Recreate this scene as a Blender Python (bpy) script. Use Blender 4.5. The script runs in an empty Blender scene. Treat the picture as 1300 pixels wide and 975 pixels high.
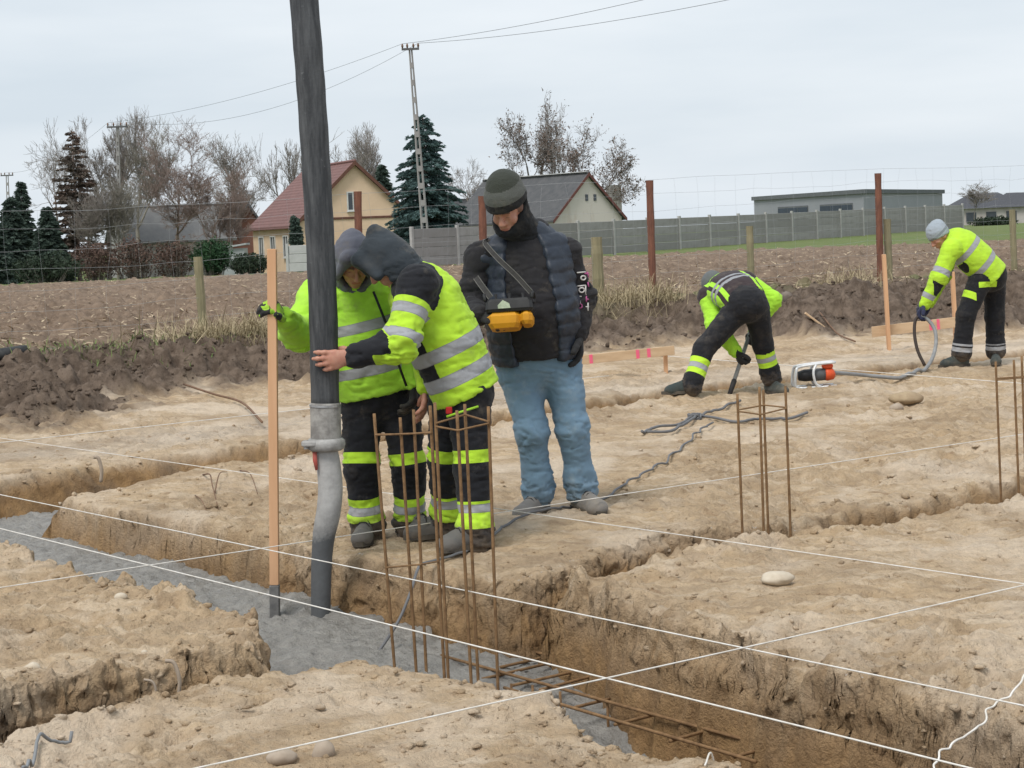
import bpy, math, random
import numpy as np
from mathutils import Matrix, Vector

# ------------------------------------------------------------------ camera, sky, light, exposure
S = bpy.context.scene
COL = S.collection
random.seed(7)
RNG = np.random.default_rng(11)
FPX, PW, PH, EYE = 2419.0, 1300.0, 975.0, 1.5
ROLL = math.radians(2.29)
PITCH = math.atan(190.3 / FPX)
FW = np.array([0, math.cos(PITCH), -math.sin(PITCH)])
_R = np.array([1.0, 0, 0]); _U = np.array([0, math.sin(PITCH), math.cos(PITCH)])
CR = _R * math.cos(ROLL) - _U * math.sin(ROLL)
CU = _U * math.cos(ROLL) + _R * math.sin(ROLL)
CP = np.array([0, 0, EYE])

cam = bpy.data.cameras.new('camera')
cam.sensor_width = 36.0
cam.lens = 36.0 * FPX / PW
cam.clip_start, cam.clip_end = 0.1, 6000
camo = bpy.data.objects.new('camera', cam)
m = Matrix.Identity(4)
for i in range(3):
    m[i][0], m[i][1], m[i][2], m[i][3] = CR[i], CU[i], -FW[i], CP[i]
camo.matrix_world = m
COL.objects.link(camo)
S.camera = camo

SUN_EL, SUN_AZ = math.radians(57), math.radians(212)
world = bpy.data.worlds.new('World')
S.world = world
world.use_nodes = True
wn = world.node_tree; wn.nodes.clear()
def WN(t, **k):
    n = wn.nodes.new(t)
    for a, v in k.items(): setattr(n, a, v)
    return n
out = WN('ShaderNodeOutputWorld'); bg = WN('ShaderNodeBackground')
bg.inputs['Strength'].default_value = 0.0765
sky = WN('ShaderNodeTexSky', sky_type='NISHITA', sun_disc=False, sun_elevation=SUN_EL, sun_rotation=SUN_AZ, dust_density=3.0)
tc = WN('ShaderNodeTexCoord'); mp = WN('ShaderNodeMapping'); mp.inputs['Scale'].default_value = (1.6, 1.6, 9.0)
mp.inputs['Rotation'].default_value = (0.0, 0.06, 0.3)
nz = WN('ShaderNodeTexNoise'); nz.inputs['Scale'].default_value = 2.2; nz.inputs['Detail'].default_value = 5.0; nz.inputs['Roughness'].default_value = 0.5
rp = WN('ShaderNodeValToRGB')
rp.color_ramp.elements[0].position = 0.3; rp.color_ramp.elements[0].color = (5.6, 6.25, 6.85, 1)
rp.color_ramp.elements[1].position = 0.7; rp.color_ramp.elements[1].color = (6.95, 7.4, 7.8, 1)
mx = WN('ShaderNodeMixRGB'); mx.inputs['Fac'].default_value = 0.93
L = wn.links.new
L(tc.outputs['Generated'], mp.inputs['Vector']); L(mp.outputs['Vector'], nz.inputs['Vector'])
L(nz.outputs['Fac'], rp.inputs['Fac']); L(sky.outputs['Color'], mx.inputs['Color1']); L(rp.outputs['Color'], mx.inputs['Color2'])
L(mx.outputs['Color'], bg.inputs['Color']); L(bg.outputs['Background'], out.inputs['Surface'])

sl = bpy.data.lights.new('sun', 'SUN'); sl.energy = 1.5; sl.angle = math.radians(20); sl.color = (1.0, 0.96, 0.9)
so = bpy.data.objects.new('sun', sl)
sd = Vector((math.sin(SUN_AZ) * math.cos(SUN_EL), math.cos(SUN_AZ) * math.cos(SUN_EL), math.sin(SUN_EL)))
so.rotation_euler = sd.to_track_quat('Z', 'Y').to_euler(); so.location = (0, 0, 30)
COL.objects.link(so)
vs = S.view_settings
vs.view_transform = 'Standard'; vs.look = 'None'; vs.exposure = 0.72; vs.gamma = 1.0; vs.use_curve_mapping = False
S.cycles.max_bounces = 6; S.cycles.diffuse_bounces = 3; S.cycles.transparent_max_bounces = 8

# ------------------------------------------------------------------ helpers
AX = np.array([-.6115, .791, 0]); BX = np.array([.791, .6115, 0])   # the two axes of the dug foundation
def _ray(px, py): return FW * FPX + CR * (px - PW / 2) + CU * (PH / 2 - py)
def atz(px, py, z=0.0):
    d = _ray(px, py); return CP + d * ((z - EYE) / d[2])
def aty(px, py, Y):
    d = _ray(px, py); return CP + d * (Y / d[1])
def AB(a, b, z=0.0): 
    p = AX * a + BX * b; return np.array([p[0], p[1], z])
def V(*a): return np.array(a, float)
def nrm(v): v = np.asarray(v, float); return v / (np.linalg.norm(v) + 1e-12)
def sstep(x): x = np.clip(x, 0, 1); return x * x * (3 - 2 * x)

def _h(ix, iy, iz, seed):
    n = (ix.astype(np.uint32) * np.uint32(374761393) + iy.astype(np.uint32) * np.uint32(668265263)
         + iz.astype(np.uint32) * np.uint32(2147483647 - 1274126177) + np.uint32(seed * 1013904223 % 4294967296))
    n = (n ^ (n >> np.uint32(13))) * np.uint32(1274126177)
    n = (n ^ (n >> np.uint32(16))) * np.uint32(2246822519)
    return ((n ^ (n >> np.uint32(15))) & np.uint32(0xffffff)).astype(np.float32) / np.float32(0xffffff)
def vn2(x, y, seed=0):
    xf = np.floor(x); yf = np.floor(y); ix = xf.astype(np.int64); iy = yf.astype(np.int64)
    u = x - xf; v = y - yf; u = u * u * (3 - 2 * u); v = v * v * (3 - 2 * v); z = np.zeros_like(ix)
    a = _h(ix, iy, z, seed); b = _h(ix + 1, iy, z, seed); c = _h(ix, iy + 1, z, seed); d = _h(ix + 1, iy + 1, z, seed)
    return (a + (b - a) * u + (c - a) * v + (a - b - c + d) * u * v) * 2 - 1
def vn3(x, y, zz, seed=0):
    zf = np.floor(zz); iz = zf.astype(np.int64); w = zz - zf; w = w * w * (3 - 2 * w)
    xf = np.floor(x); yf = np.floor(y); ix = xf.astype(np.int64); iy = yf.astype(np.int64)
    u = x - xf; v = y - yf; u = u * u * (3 - 2 * u); v = v * v * (3 - 2 * v)
    def pl(k):
        a = _h(ix, iy, k, seed); b = _h(ix + 1, iy, k, seed); c = _h(ix, iy + 1, k, seed); d = _h(ix + 1, iy + 1, k, seed)
        return a + (b - a) * u + (c - a) * v + (a - b - c + d) * u * v
    p0 = pl(iz); p1 = pl(iz + 1)
    return (p0 + (p1 - p0) * w) * 2 - 1
def fbm2(x, y, f, o=4, g=.5, seed=0):
    r = 0; am = 1
    for k in range(o):
        r = r + am * vn2(x * f + 13.7 * k, y * f - 7.1 * k, seed + k); f *= 2.03; am *= g
    return r
def fbm3(p, f, o=3, g=.5, seed=0):
    r = 0; am = 1
    for k in range(o):
        r = r + am * vn3(p[:, 0] * f + 3.1 * k, p[:, 1] * f, p[:, 2] * f + 1.7 * k, seed + k); f *= 2.03; am *= g
    return r

def mesh_np(name, v, faces, attrs=None, smooth=True):
    """faces: an (n,k) array or a list of such arrays"""
    if not isinstance(faces, list): faces = [faces]
    faces = [np.asarray(f) for f in faces if len(f)]
    v = np.asarray(v, np.float32)
    me = bpy.data.meshes.new(name)
    nl = sum(f.size for f in faces); nf = sum(len(f) for f in faces)
    me.vertices.add(len(v)); me.vertices.foreach_set('co', v.ravel())
    me.loops.add(nl); me.loops.foreach_set('vertex_index', np.concatenate([f.ravel() for f in faces]).astype(np.int32))
    me.polygons.add(nf)
    tot = np.concatenate([np.full(len(f), f.shape[1]) for f in faces]).astype(np.int32)
    st = np.concatenate([[0], np.cumsum(tot)[:-1]]).astype(np.int32)
    me.polygons.foreach_set('loop_start', st)
    try: me.polygons.foreach_set('loop_total', tot)
    except Exception: pass
    me.polygons.foreach_set('use_smooth', np.full(nf, smooth))
    for k, a in (attrs or {}).items():
        at = me.attributes.new(k, 'FLOAT', 'POINT'); at.data.foreach_set('value', np.asarray(a, np.float32))
    me.update(calc_edges=True); me.validate()
    return me

def tag(o, label=None, cat=None, group=None, kind=None):
    if label: o['label'] = label
    if cat: o['category'] = cat
    if group: o['group'] = group
    if kind: o['kind'] = kind
    return o
def thing(name, loc, label, cat, group=None):
    o = bpy.data.objects.new(name, None); o.location = tuple(loc); o.empty_display_size = .1
    COL.objects.link(o); return tag(o, label, cat, group)
def wloc(o):
    p = np.zeros(3)
    while o is not None: p = p + np.array(o.location); o = o.parent
    return p
def link(name, me, mat, parent=None, loc=None):
    """world-space mesh -> object; vertices are moved to the object's (or parent's) own origin"""
    if mat is not None: me.materials.clear(); me.materials.append(mat)
    o = bpy.data.objects.new(name, me)
    off = wloc(parent) if parent is not None else (np.array(loc, float) if loc is not None else np.zeros(3))
    if parent is None and loc is not None: o.location = tuple(off)
    if np.any(off):
        n = len(me.vertices); c = np.empty(n * 3, np.float32); me.vertices.foreach_get('co', c)
        c = c.reshape(-1, 3) - off.astype(np.float32); me.vertices.foreach_set('co', c.ravel()); me.update()
    if parent is not None: o.parent = parent
    COL.objects.link(o); return o

class MB:
    """collects world-space pieces of one part"""
    def __init__(s): s.v = []; s.f4 = []; s.f3 = []; s.n = 0
    def add(s, v, f4=(), f3=()):
        v = np.asarray(v, float)
        if len(f4): s.f4.append(np.asarray(f4) + s.n)
        if len(f3): s.f3.append(np.asarray(f3) + s.n)
        s.v.append(v); s.n += len(v); return s
    def box(s, c, size, M=None, taper=1.0, bev=0.0):
        hx, hy, hz = [q / 2 for q in size]
        if bev <= 0:
            v = np.array([[x, y, z] for z in (-hz, hz) for y in (-hy, hy) for x in (-hx, hx)])
            v[4:, :2] *= taper
            f = [[0, 2, 3, 1], [4, 5, 7, 6], [0, 1, 5, 4], [2, 6, 7, 3], [0, 4, 6, 2], [1, 3, 7, 5]]
        else:
            b = bev; ring = lambda z, ix: [[-hx + ix, -hy + ix + b, z], [-hx + ix + b, -hy + ix, z], [hx - ix - b, -hy + ix, z], [hx - ix, -hy + ix + b, z], [hx - ix, hy - ix - b, z], [hx - ix - b, hy - ix, z], [-hx + ix + b, hy - ix, z], [-hx + ix, hy - ix - b, z]]
            v = np.array(ring(-hz, b * .6) + ring(-hz + b, 0) + ring(hz - b, 0) + ring(hz, b * .6)); f = []
            v[16:, :2] *= taper
            for k in range(3):
                for i in range(8): f.append([k * 8 + i, k * 8 + (i + 1) % 8, k * 8 + 8 + (i + 1) % 8, k * 8 + 8 + i])
            for o, r in ((0, 1), (24, 0)):
                q = [[o, o + 1, o + 2, o + 3], [o, o + 3, o + 4, o + 7], [o + 4, o + 5, o + 6, o + 7]]
                f += [t[::-1] for t in q] if r else q
        if M is not None: v = v @ np.asarray(M, float).T
        return s.add(v + np.asarray(c, float), f)
    def tube(s, pts, r, n=8, cap=True, sy=1.0, ref=None):
        P = np.asarray(pts, float); k = len(P); r = np.broadcast_to(np.asarray(r, float), (k,))
        T = np.gradient(P, axis=0); T /= np.linalg.norm(T, axis=1)[:, None] + 1e-12
        up = np.array(ref, float) if ref is not None else (np.array([0, 0, 1.]) if abs(T[0, 2]) < .9 else np.array([1., 0, 0]))
        a = np.linspace(0, 2 * np.pi, n, endpoint=False); vs_ = []
        for i in range(k):
            x = nrm(np.cross(up, T[i])); y = np.cross(T[i], x); up = y
            vs_.append(P[i] + r[i] * (np.cos(a)[:, None] * x + sy * np.sin(a)[:, None] * y))
        v = np.concatenate(vs_); i = np.arange(n); j = (i + 1) % n
        f = np.concatenate([np.stack([q * n + i, q * n + j, q * n + n + j, q * n + n + i], 1) for q in range(k - 1)])
        f3 = []
        if cap:
            v = np.concatenate([v, P[:1], P[-1:]]); c0, c1 = k * n, k * n + 1
            f3 = np.concatenate([np.stack([j, i, np.full(n, c0)], 1), np.stack([(k - 1) * n + i, (k - 1) * n + j, np.full(n, c1)], 1)])
        return s.add(v, f, f3)
    def build(s, name, mat, parent=None, loc=None, smooth=False, attrs=None):
        fs = []
        if s.f4: fs.append(np.concatenate(s.f4))
        if s.f3: fs.append(np.concatenate(s.f3))
        return link(name, mesh_np(name, np.concatenate(s.v), fs, attrs, smooth), mat, parent, loc)

def rotz(a): c, s_ = math.cos(a), math.sin(a); return np.array([[c, -s_, 0], [s_, c, 0], [0, 0, 1.]])
def basis(x, y=None):
    """matrix with columns: x along the given direction, z as upright as possible"""
    x = nrm(x); z = V(0, 0, 1) if abs(x[2]) < .95 else V(0, 1, 0)
    y = nrm(np.cross(z, x)); z = np.cross(x, y); return np.stack([x, y, z], 1)

# ------------------------------------------------------------------ materials
class NT:
    def __init__(s, name):
        s.m = bpy.data.materials.new(name); s.m.use_nodes = True; s.t = s.m.node_tree
        s.b = s.t.nodes['Principled BSDF']; s.tc = s.n('ShaderNodeTexCoord')
    def n(s, t, **k):
        q = s.t.nodes.new(t)
        for a, v in k.items(): setattr(q, a, v)
        return q
    def l(s, a, b): s.t.links.new(a, b)
    def noise(s, scale, detail=4, rough=.55, vec=None, stretch=None, co='Object'):
        q = s.n('ShaderNodeTexNoise'); q.inputs['Scale'].default_value = scale
        q.inputs['Detail'].default_value = detail; q.inputs['Roughness'].default_value = rough
        v = vec or s.tc.outputs[co]
        if stretch:
            mp_ = s.n('ShaderNodeMapping'); mp_.inputs['Scale'].default_value = stretch; s.l(v, mp_.inputs['Vector']); v = mp_.outputs['Vector']
        s.l(v, q.inputs['Vector']); return q.outputs['Fac']
    def ramp(s, fac, a, b):
        q = s.n('ShaderNodeMapRange'); q.inputs['From Min'].default_value = a; q.inputs['From Max'].default_value = b
        s.l(fac, q.inputs['Value']); return q.outputs['Result']
    def mix(s, fac, c1, c2, mode='MIX'):
        q = s.n('ShaderNodeMixRGB', blend_type=mode)
        for inp, c in ((q.inputs['Color1'], c1), (q.inputs['Color2'], c2)):
            if isinstance(c, tuple): inp.default_value = (*c, 1)
            else: s.l(c, inp)
        if isinstance(fac, (int, float)): q.inputs['Fac'].default_value = fac
        else: s.l(fac, q.inputs['Fac'])
        return q.outputs['Color']
    def math(s, op, a, b=None):
        q = s.n('ShaderNodeMath', operation=op)
        for i, x in enumerate((a, b)):
            if x is None: continue
            if isinstance(x, (int, float)): q.inputs[i].default_value = x
            else: s.l(x, q.inputs[i])
        return q.outputs[0]
    def attr(s, nm): q = s.n('ShaderNodeAttribute', attribute_name=nm); return q.outputs['Fac']
    def bump(s, h, strength=.4, dist=.01):
        q = s.n('ShaderNodeBump'); q.inputs['Strength'].default_value = strength; q.inputs['Distance'].default_value = dist
        s.l(h, q.inputs['Height']); s.l(q.outputs['Normal'], s.b.inputs['Normal']); return q
    def col(s, c): s.l(c, s.b.inputs['Base Color'])
    def rough(s, r): s.b.inputs['Roughness'].default_value = r
    def spec(s, r): s.b.inputs['Specular IOR Level'].default_value = r

def mat(name, c1, c2=None, scale=6, rough=.8, bump=0, bscale=None, bdist=.01, spec=.3, metal=0, stretch=None, lo=.35, hi=.65):
    t = NT(name); c2 = c2 or tuple(x * .75 for x in c1)
    t.col(t.mix(t.ramp(t.noise(scale, 5, .6, stretch=stretch), lo, hi), c1, c2)); t.rough(rough); t.spec(spec)
    t.b.inputs['Metallic'].default_value = metal
    if bump: t.bump(t.noise(bscale or scale * 4, 5, .65, stretch=stretch), bump, bdist)
    return t.m
# ------------------------------------------------------------------ the ground: dug sandy site, topsoil bank, ploughed field
A_ = [-6, 3.0, 3.5, 4.0, 4.6, 5.4, 6.18, 7.0, 7.6, 9.2, 10.6, 14]
FAR1 = [4.4, 4.45, 4.5, 4.53, 4.62, 4.79, 5.02, 4.96, 4.87, 4.9, 4.84, 4.84]
NEARA = [-6, 3.0, 3.8, 4.35, 4.6, 5.15, 5.7, 5.95, 6.2, 6.6, 7.1, 9.3, 14]
NEAR1 = [3.5, 3.55, 3.63, 3.55, 3.72, 3.77, 3.66, 3.3, 3.5, 3.72, 3.79, 3.8, 3.7]
def ground(x, y):
    """height and zone masks of the terrain at world x, y"""
    x = np.asarray(x, float); y = np.asarray(y, float)
    a = -.6115 * x + .791 * y; b = .791 * x + .6115 * y
    t = x / np.maximum(y, .5)
    w1 = fbm2(x, y, 1.6, 2, .5, 3); w2 = fbm2(x, y, 5.0, 3, .6, 5); w3 = fbm2(x, y, 1.7, 2, .5, 23); w4 = fbm2(x, y, 5.5, 3, .6, 25)
    w5 = fbm2(x, y, 17, 3, .6, 27); aw = a + .05 * w1 + .024 * w2 + .005 * w5; bw = b + .05 * w3 + .024 * w4 + .005 * w5
    s1 = np.maximum(np.maximum(bw - np.interp(a, A_, FAR1), np.interp(a, NEARA, NEAR1) - bw), aw - 12.3)
    s4 = np.maximum(np.maximum(aw - np.interp(b, [0, 4.9, 5.8, 6.5, 7.7, 11, 13, 19], [11.9, 12.0, 12.3, 12.45, 12.5, 13.1, 13.4, 13.5]),
                    np.interp(b, [0, 4.87, 5.4, 6.5, 7.2, 10, 13, 19], [10.7, 10.8, 11.2, 11.6, 11.7, 12.15, 12.5, 12.6]) - aw), bw - 18.5)
    s3 = np.maximum(np.maximum(aw - np.interp(b, [4, 5.2, 6.2, 6.8, 8.7, 14], [6.5, 6.56, 6.88, 6.78, 6.82, 6.9]),
                    np.interp(b, [4, 5.2, 5.75, 6.7, 7.5, 8, 14], [6.2, 6.22, 6.17, 6.28, 6.28, 6.22, 6.2]) - aw), np.maximum(4.6 - bw, bw - 16))
    s2 = np.maximum(np.maximum(aw - 6.14, np.interp(b, [-3, 2.2, 3.3], [5.4, 5.52, 5.72]) - aw), bw - 3.9)
    sd = np.minimum(np.minimum(s1, s4), np.minimum(s2, s3))
    dep = np.where(s1 <= sd + .25, .6 + .18 * sstep((5.8 - a) / .6), np.where(s2 <= sd + .01, .5, .38)).astype(float)
    dep = np.where((s2 < s1 - .15) & (s2 <= sd), .5, dep)
    wx = np.clip(-sd / np.where(s4 <= sd, .32, np.where(s3 <= sd, .26, .15)), 0, 1); wall = wx * (2 - wx) * (.55 + .45 * wx)
    # site surface
    rough = .55 + .9 * sstep((fbm2(x, y, .75, 3, .5, 57) + .25) / .7); z = .022 * fbm2(x, y, .9, 3, .5, 40) + rough * (.02 * fbm2(a * 1.5, b * .6, 3.2, 4, .62, 44) + .010 * fbm2(x, y, 17, 3, .68, 48) - .022 * np.abs(fbm2(a * 1.5, b * .65, 6.5, 3, .62, 51)))
    rid = 1 - np.abs(fbm2(x, y, 6.5, 3, .6, 60))
    rim = np.exp(-np.clip(sd, 0, 9) / .17)
    blk = sstep((6.35 - a) / .3) * sstep((b - 4.4) / .3)          # crumbly heap on the block right of the men
    lft = sstep((a - 5.9) / .3) * sstep((4.0 - b) / .3)
    lum = np.clip(fbm2(x, y, 8.5, 3, .6, 63), 0, 1); z = z + rim * (.01 + .022 * rid * (blk * 1.6 + lft * 1.3 + .25)) + np.exp(-np.clip(sd, 0, 9) / .32) * lum * (.012 + .06 * blk + .05 * lft) - .022 * np.exp(-np.clip(sd, 0, 9) / .04) + blk * .02
    z = z - .03 * sstep((a - 12.8) / 1.2) * (1 - sstep((a - 15.0) / 1.5))
    z = z * (1 - wall) + wall * (-dep + .03 * fbm2(x, y, 4, 3, .6, 70))
    # topsoil bank and field
    edge = np.interp(b, [3, 6.2, 8.2, 10.5, 15, 18, 20.5, 26], [14.6, 15.1, 16.1, 17.0, 17.6, 17.0, 15.6, 15.2])
    sb = a + .8 * fbm2(x, y, .7, 4, .6, 80) - edge
    soil = sstep((sb + .35 * fbm2(x, y, 3, 3, .6, 83)) / 1.1)
    r = np.hypot(x, y)
    zl = np.interp(r, [0, 22, 30, 60, 85, 125, 200, 400, 4000], [.25, .28, .32, .32, .2, -.42, -.6, -.6, -.6])
    zr = np.interp(r, [0, 22, 30, 60, 90, 130, 200, 400, 4000], [.38, .42, .44, .42, .36, .6, .4, .0, -.5])
    wr = sstep((t + .06) / .18); zf = zl * (1 - wr) + zr * wr
    lump = fbm2(x, y, 1.1, 5, .6, 90); lr = 1 - np.abs(fbm2(x, y, 2.6, 4, .6, 95))
    bank = np.exp(-((sb - 2.4) / 2.0) ** 2)
    zb = zf * sstep(sb / 4.2) + bank * (.05 + .15 * lump + .15 * (lr - .55)) + .05 * (lr - .5) + .055 * fbm2(x, y, 4.5, 4, .68, 97)
    field = sstep((a - 20.3 + .5 * lump) / 1.2)
    fadef = np.clip(60 / np.maximum(r, 1), .35, 1)
    fl = .09 * fbm2(x, y, 2.3, 4, .68, 101) + .08 * (np.abs(fbm2(x, y, 4.1, 3, .6, 107))) + .02 * np.sin((b * 2 * np.pi / .75))
    endf = np.where(t < .0, 82 + 8 * t, 82 + 8 * t); grass = sstep((r - endf - 2 * vn2(x * .3, y * .3, 5)) / 2)
    fl = fl * fadef * (1 - grass)
    zz = z * (1 - soil) + soil * (zb * (1 - field) + field * (zf + fl))
    pale = np.exp(-((a - 13.9 - .3 * w1) / .8) ** 2) * (1 - soil)
    vg = np.exp(-((a - 21.0) / .55) ** 2) * sstep((fbm2(x, y, .7, 3, .5, 120) + .1) / .4)
    return zz, dict(soil=soil, field=field, grass=np.maximum(grass, .75 * vg * (1 - field * .2)), wall=np.where(soil > .5, 0, sstep((.03 - sd) / .1)), pale=pale, sd=sd)
def gz(x, y): return float(ground(np.array([x]), np.array([y]))[0][0])
def onz(p, dz=0.0): return V(p[0], p[1], gz(p[0], p[1]) + dz)

def grow(y0, y1, st): return np.arange(y0, y1, st)
rows = [np.array([.6, 1.4, 2.2, 2.9, 3.5, 4.0, 4.4]), grow(4.6, 9.5, .0125), grow(9.5, 13.5, .02), grow(13.5, 24, .05), grow(24, 40, .12)]
yy = 40.0; ex = []
while yy < 2400: ex.append(yy); yy += max(.3, (yy / 40) ** 2 * .3)
rows = np.concatenate(rows + [np.array(ex)])
tt = np.linspace(-.32, .32, 461); e1 = .32 + np.cumsum(np.geomspace(.004, .4, 30))
cols = np.concatenate([-e1[::-1], tt, e1])
GX = rows[:, None] * cols[None, :]; GY = np.repeat(rows[:, None], len(cols), 1)
gx, gy = GX.ravel(), GY.ravel()
gzv, gm = ground(gx, gy)
vv = np.stack([gx, gy, gzv], 1)
def crumble(vv, sd, near):
    q = vv[near]; am = sstep((.05 - sd[near]) / .1) * (.016 + .016 * np.exp(-((sd[near] - .0) / .05) ** 2)); am = (am * (1 - .68 * ((-.6115 * q[:, 0] + .791 * q[:, 1] < 6.15) & (.791 * q[:, 0] + .6115 * q[:, 1] > 4.2) & (sd[near] < -.03))))[:, None]
    vv[near] += am * .5 * np.stack([fbm3(q, 24, 3, .65, 25), fbm3(q, 24, 3, .65, 29), fbm3(q, 24, 3, .65, 23)], 1) + am * np.stack([fbm3(q, 7, 3, .6, 5), fbm3(q, 7, 3, .6, 9), .4 * fbm3(q, 9, 2, .6, 13)], 1)
PRINTS = np.random.default_rng(17); PR = []
while len(PR) < 190:
    px, py = PRINTS.uniform(-30, 1330), PRINTS.uniform(470, 970); p = atz(px, py); PR.append((p[0], p[1], PRINTS.normal(.6, .7), PRINTS.uniform(.4, 1.1)))
def prints(x, y, sd, soil):
    z = np.zeros_like(x)
    for (u, v, an_, k_) in PR:
        s = np.where((np.abs(x - u) < .22) & (np.abs(y - v) < .22))[0]
        if not len(s): continue
        dx, dy = x[s] - u, y[s] - v; c_, s_ = math.cos(an_), math.sin(an_); p_, q_ = (dx * c_ + dy * s_) / .135, (-dx * s_ + dy * c_) / .05; r_ = np.sqrt(p_ * p_ + q_ * q_)
        z[s] += k_ * (-.016 * np.exp(-r_ ** 4) + .007 * np.exp(-((r_ - 1.25) / .25) ** 2))
    return z * sstep((sd - .02) / .1) * (1 - soil)
vv[:, 2] += prints(gx, gy, gm['sd'], gm['soil'])
crumble(vv, gm['sd'], np.where((np.abs(gm['sd']) < .3) & (gy < 24))[0])
nr, nc = len(rows), len(cols)
I = np.arange(nr * nc).reshape(nr, nc)
GF = np.stack([I[:-1, :-1].ravel(), I[:-1, 1:].ravel(), I[1:, 1:].ravel(), I[1:, :-1].ravel()], 1)

# finer cells on the steep trench walls near the camera
sdg = gm['sd'].reshape(nr, nc); c4 = np.stack([sdg[:-1, :-1], sdg[:-1, 1:], sdg[1:, 1:], sdg[1:, :-1]]); fine = ((c4.min(0) < .03) & (c4.max(0) > -.19) & (GY[:-1, :-1] < 9.6) & (np.abs(GX[:-1, :-1] / GY[:-1, :-1]) < .31)).ravel()
K = 3; fq = GF[fine]; s0 = np.arange(K + 1) / K; U_, W_ = np.meshgrid(s0, s0, indexing='ij'); U_, W_ = U_.ravel()[None, :, None], W_.ravel()[None, :, None]
xy = np.stack([gx, gy], 1); sub_ = (xy[fq[:, 0]][:, None] * (1 - U_) + xy[fq[:, 1]][:, None] * U_) * (1 - W_) + (xy[fq[:, 3]][:, None] * (1 - U_) + xy[fq[:, 2]][:, None] * U_) * W_
sx_, sy_ = sub_.reshape(-1, 2).T.copy(); sz_, sm = ground(sx_, sy_); sv2 = np.stack([sx_, sy_, sz_], 1); sv2[:, 2] += prints(sx_, sy_, sm['sd'], sm['soil']); crumble(sv2, sm['sd'], np.arange(len(sv2)))
kk = (K + 1) ** 2; li = np.arange(kk).reshape(K + 1, K + 1); lf = np.stack([li[:-1, :-1].ravel(), li[1:, :-1].ravel(), li[1:, 1:].ravel(), li[:-1, 1:].ravel()], 1)
SF = (lf[None] + kk * np.arange(len(fq))[:, None, None]).reshape(-1, 4)
_, first, inv_ = np.unique(np.round(sv2[:, :2] * 0 + np.stack([sx_, sy_], 1), 7), axis=0, return_index=True, return_inverse=True)
sv2 = sv2[first]; SF = inv_.ravel()[SF]; sm = {k: v[first] for k, v in sm.items()}
GF = np.concatenate([GF[~fine], SF + len(vv)]); vv = np.concatenate([vv, sv2]); gm = {k: np.concatenate([gm[k], sm[k]]) for k in gm}
t = NT('earth')
P_ = t.tc.outputs['Object']
n_big = t.noise(1.1, 5, .6); n_mid = t.noise(6, 6, .65); n_fine = t.noise(45, 5, .7); n_st = t.noise(3.5, 6, .65, stretch=(1, 3.2, 1))
sand = t.mix(t.ramp(n_mid, .35, .68), (.63, .475, .31), (.465, .335, .207))
sand = t.mix(t.ramp(n_st, .5, .62), sand, (.43, .315, .205))
sand = t.mix(t.math('MULTIPLY', t.ramp(n_big, .45, .75), .6), sand, (.54, .42, .295))
sand = t.mix(t.math('MULTIPLY', t.attr('pale'), .75), sand, (.55, .47, .385))
wallc = t.mix(t.ramp(n_mid, .3, .7), (.41, .255, .12), (.25, .15, .073))
wallc = t.mix(t.ramp(t.noise(2.1, 4, .6), .5, .72), wallc, (.20, .14, .09))
crust = t.ramp(t.noise(2.6, 7, .72, stretch=(1.0, 2.4, 1.0)), .5, .6); sand = t.mix(t.math('MULTIPLY', crust, .7), sand, (.71, .575, .42))
dk = t.ramp(t.noise(5.5, 7, .75, stretch=(1.2, 2.6, 1.0)), .56, .66); sand = t.mix(t.math('MULTIPLY', dk, .7), sand, (.30, .195, .115))
damp = t.math('MULTIPLY', t.ramp(t.noise(.9, 6, .65), .47, .6), t.ramp(t.noise(4.5, 6, .7), .32, .58))
sand = t.mix(t.math('MULTIPLY', damp, .7), sand, (.33, .235, .15))
sand = t.mix(t.math('MULTIPLY', t.ramp(t.noise(.8, 4, .6, stretch=(1.3, .8, 1)), .5, .62), .75), sand, (.73, .605, .47))
c = t.mix(t.attr('wall'), sand, wallc)
soilc = t.mix(t.ramp(n_mid, .38, .6), (.215, .163, .125), (.105, .077, .058))
soilc = t.mix(t.ramp(n_fine, .6, .8), soilc, (.27, .22, .175))
fieldc = t.mix(t.ramp(t.noise(2.2, 6, .7), .32, .66), (.31, .228, .165), (.155, .11, .079))
fieldc = t.mix(t.ramp(t.noise(11, 4, .7), .6, .78), fieldc, (.40, .33, .255))
soilc = t.mix(t.attr('field'), soilc, fieldc)
c = t.mix(t.attr('soil'), c, soilc)
gr = t.mix(t.ramp(t.noise(.9, 6, .7), .3, .7), (.10, .165, .05), (.19, .20, .085))
c = t.mix(t.attr('grass'), c, gr)
c = t.mix(t.math('MULTIPLY', t.ramp(n_fine, .45, .75), .22), c, (.12, .085, .06))
t.col(c); t.rough(.93); t.spec(.15)
hb = t.math('ADD', t.math('MULTIPLY', t.noise(22, 6, .7), 1.0), t.math('MULTIPLY', t.noise(90, 4, .7), .45))
t.bump(hb, 1.0, .03)
EARTH = t.m
tag(link('ground', mesh_np('ground', vv, GF, {k: gm[k] for k in ('soil', 'field', 'grass', 'wall', 'pale')}), EARTH), 'sandy excavated site with trenches beside a ploughed brown field', None, None, 'structure')

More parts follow.
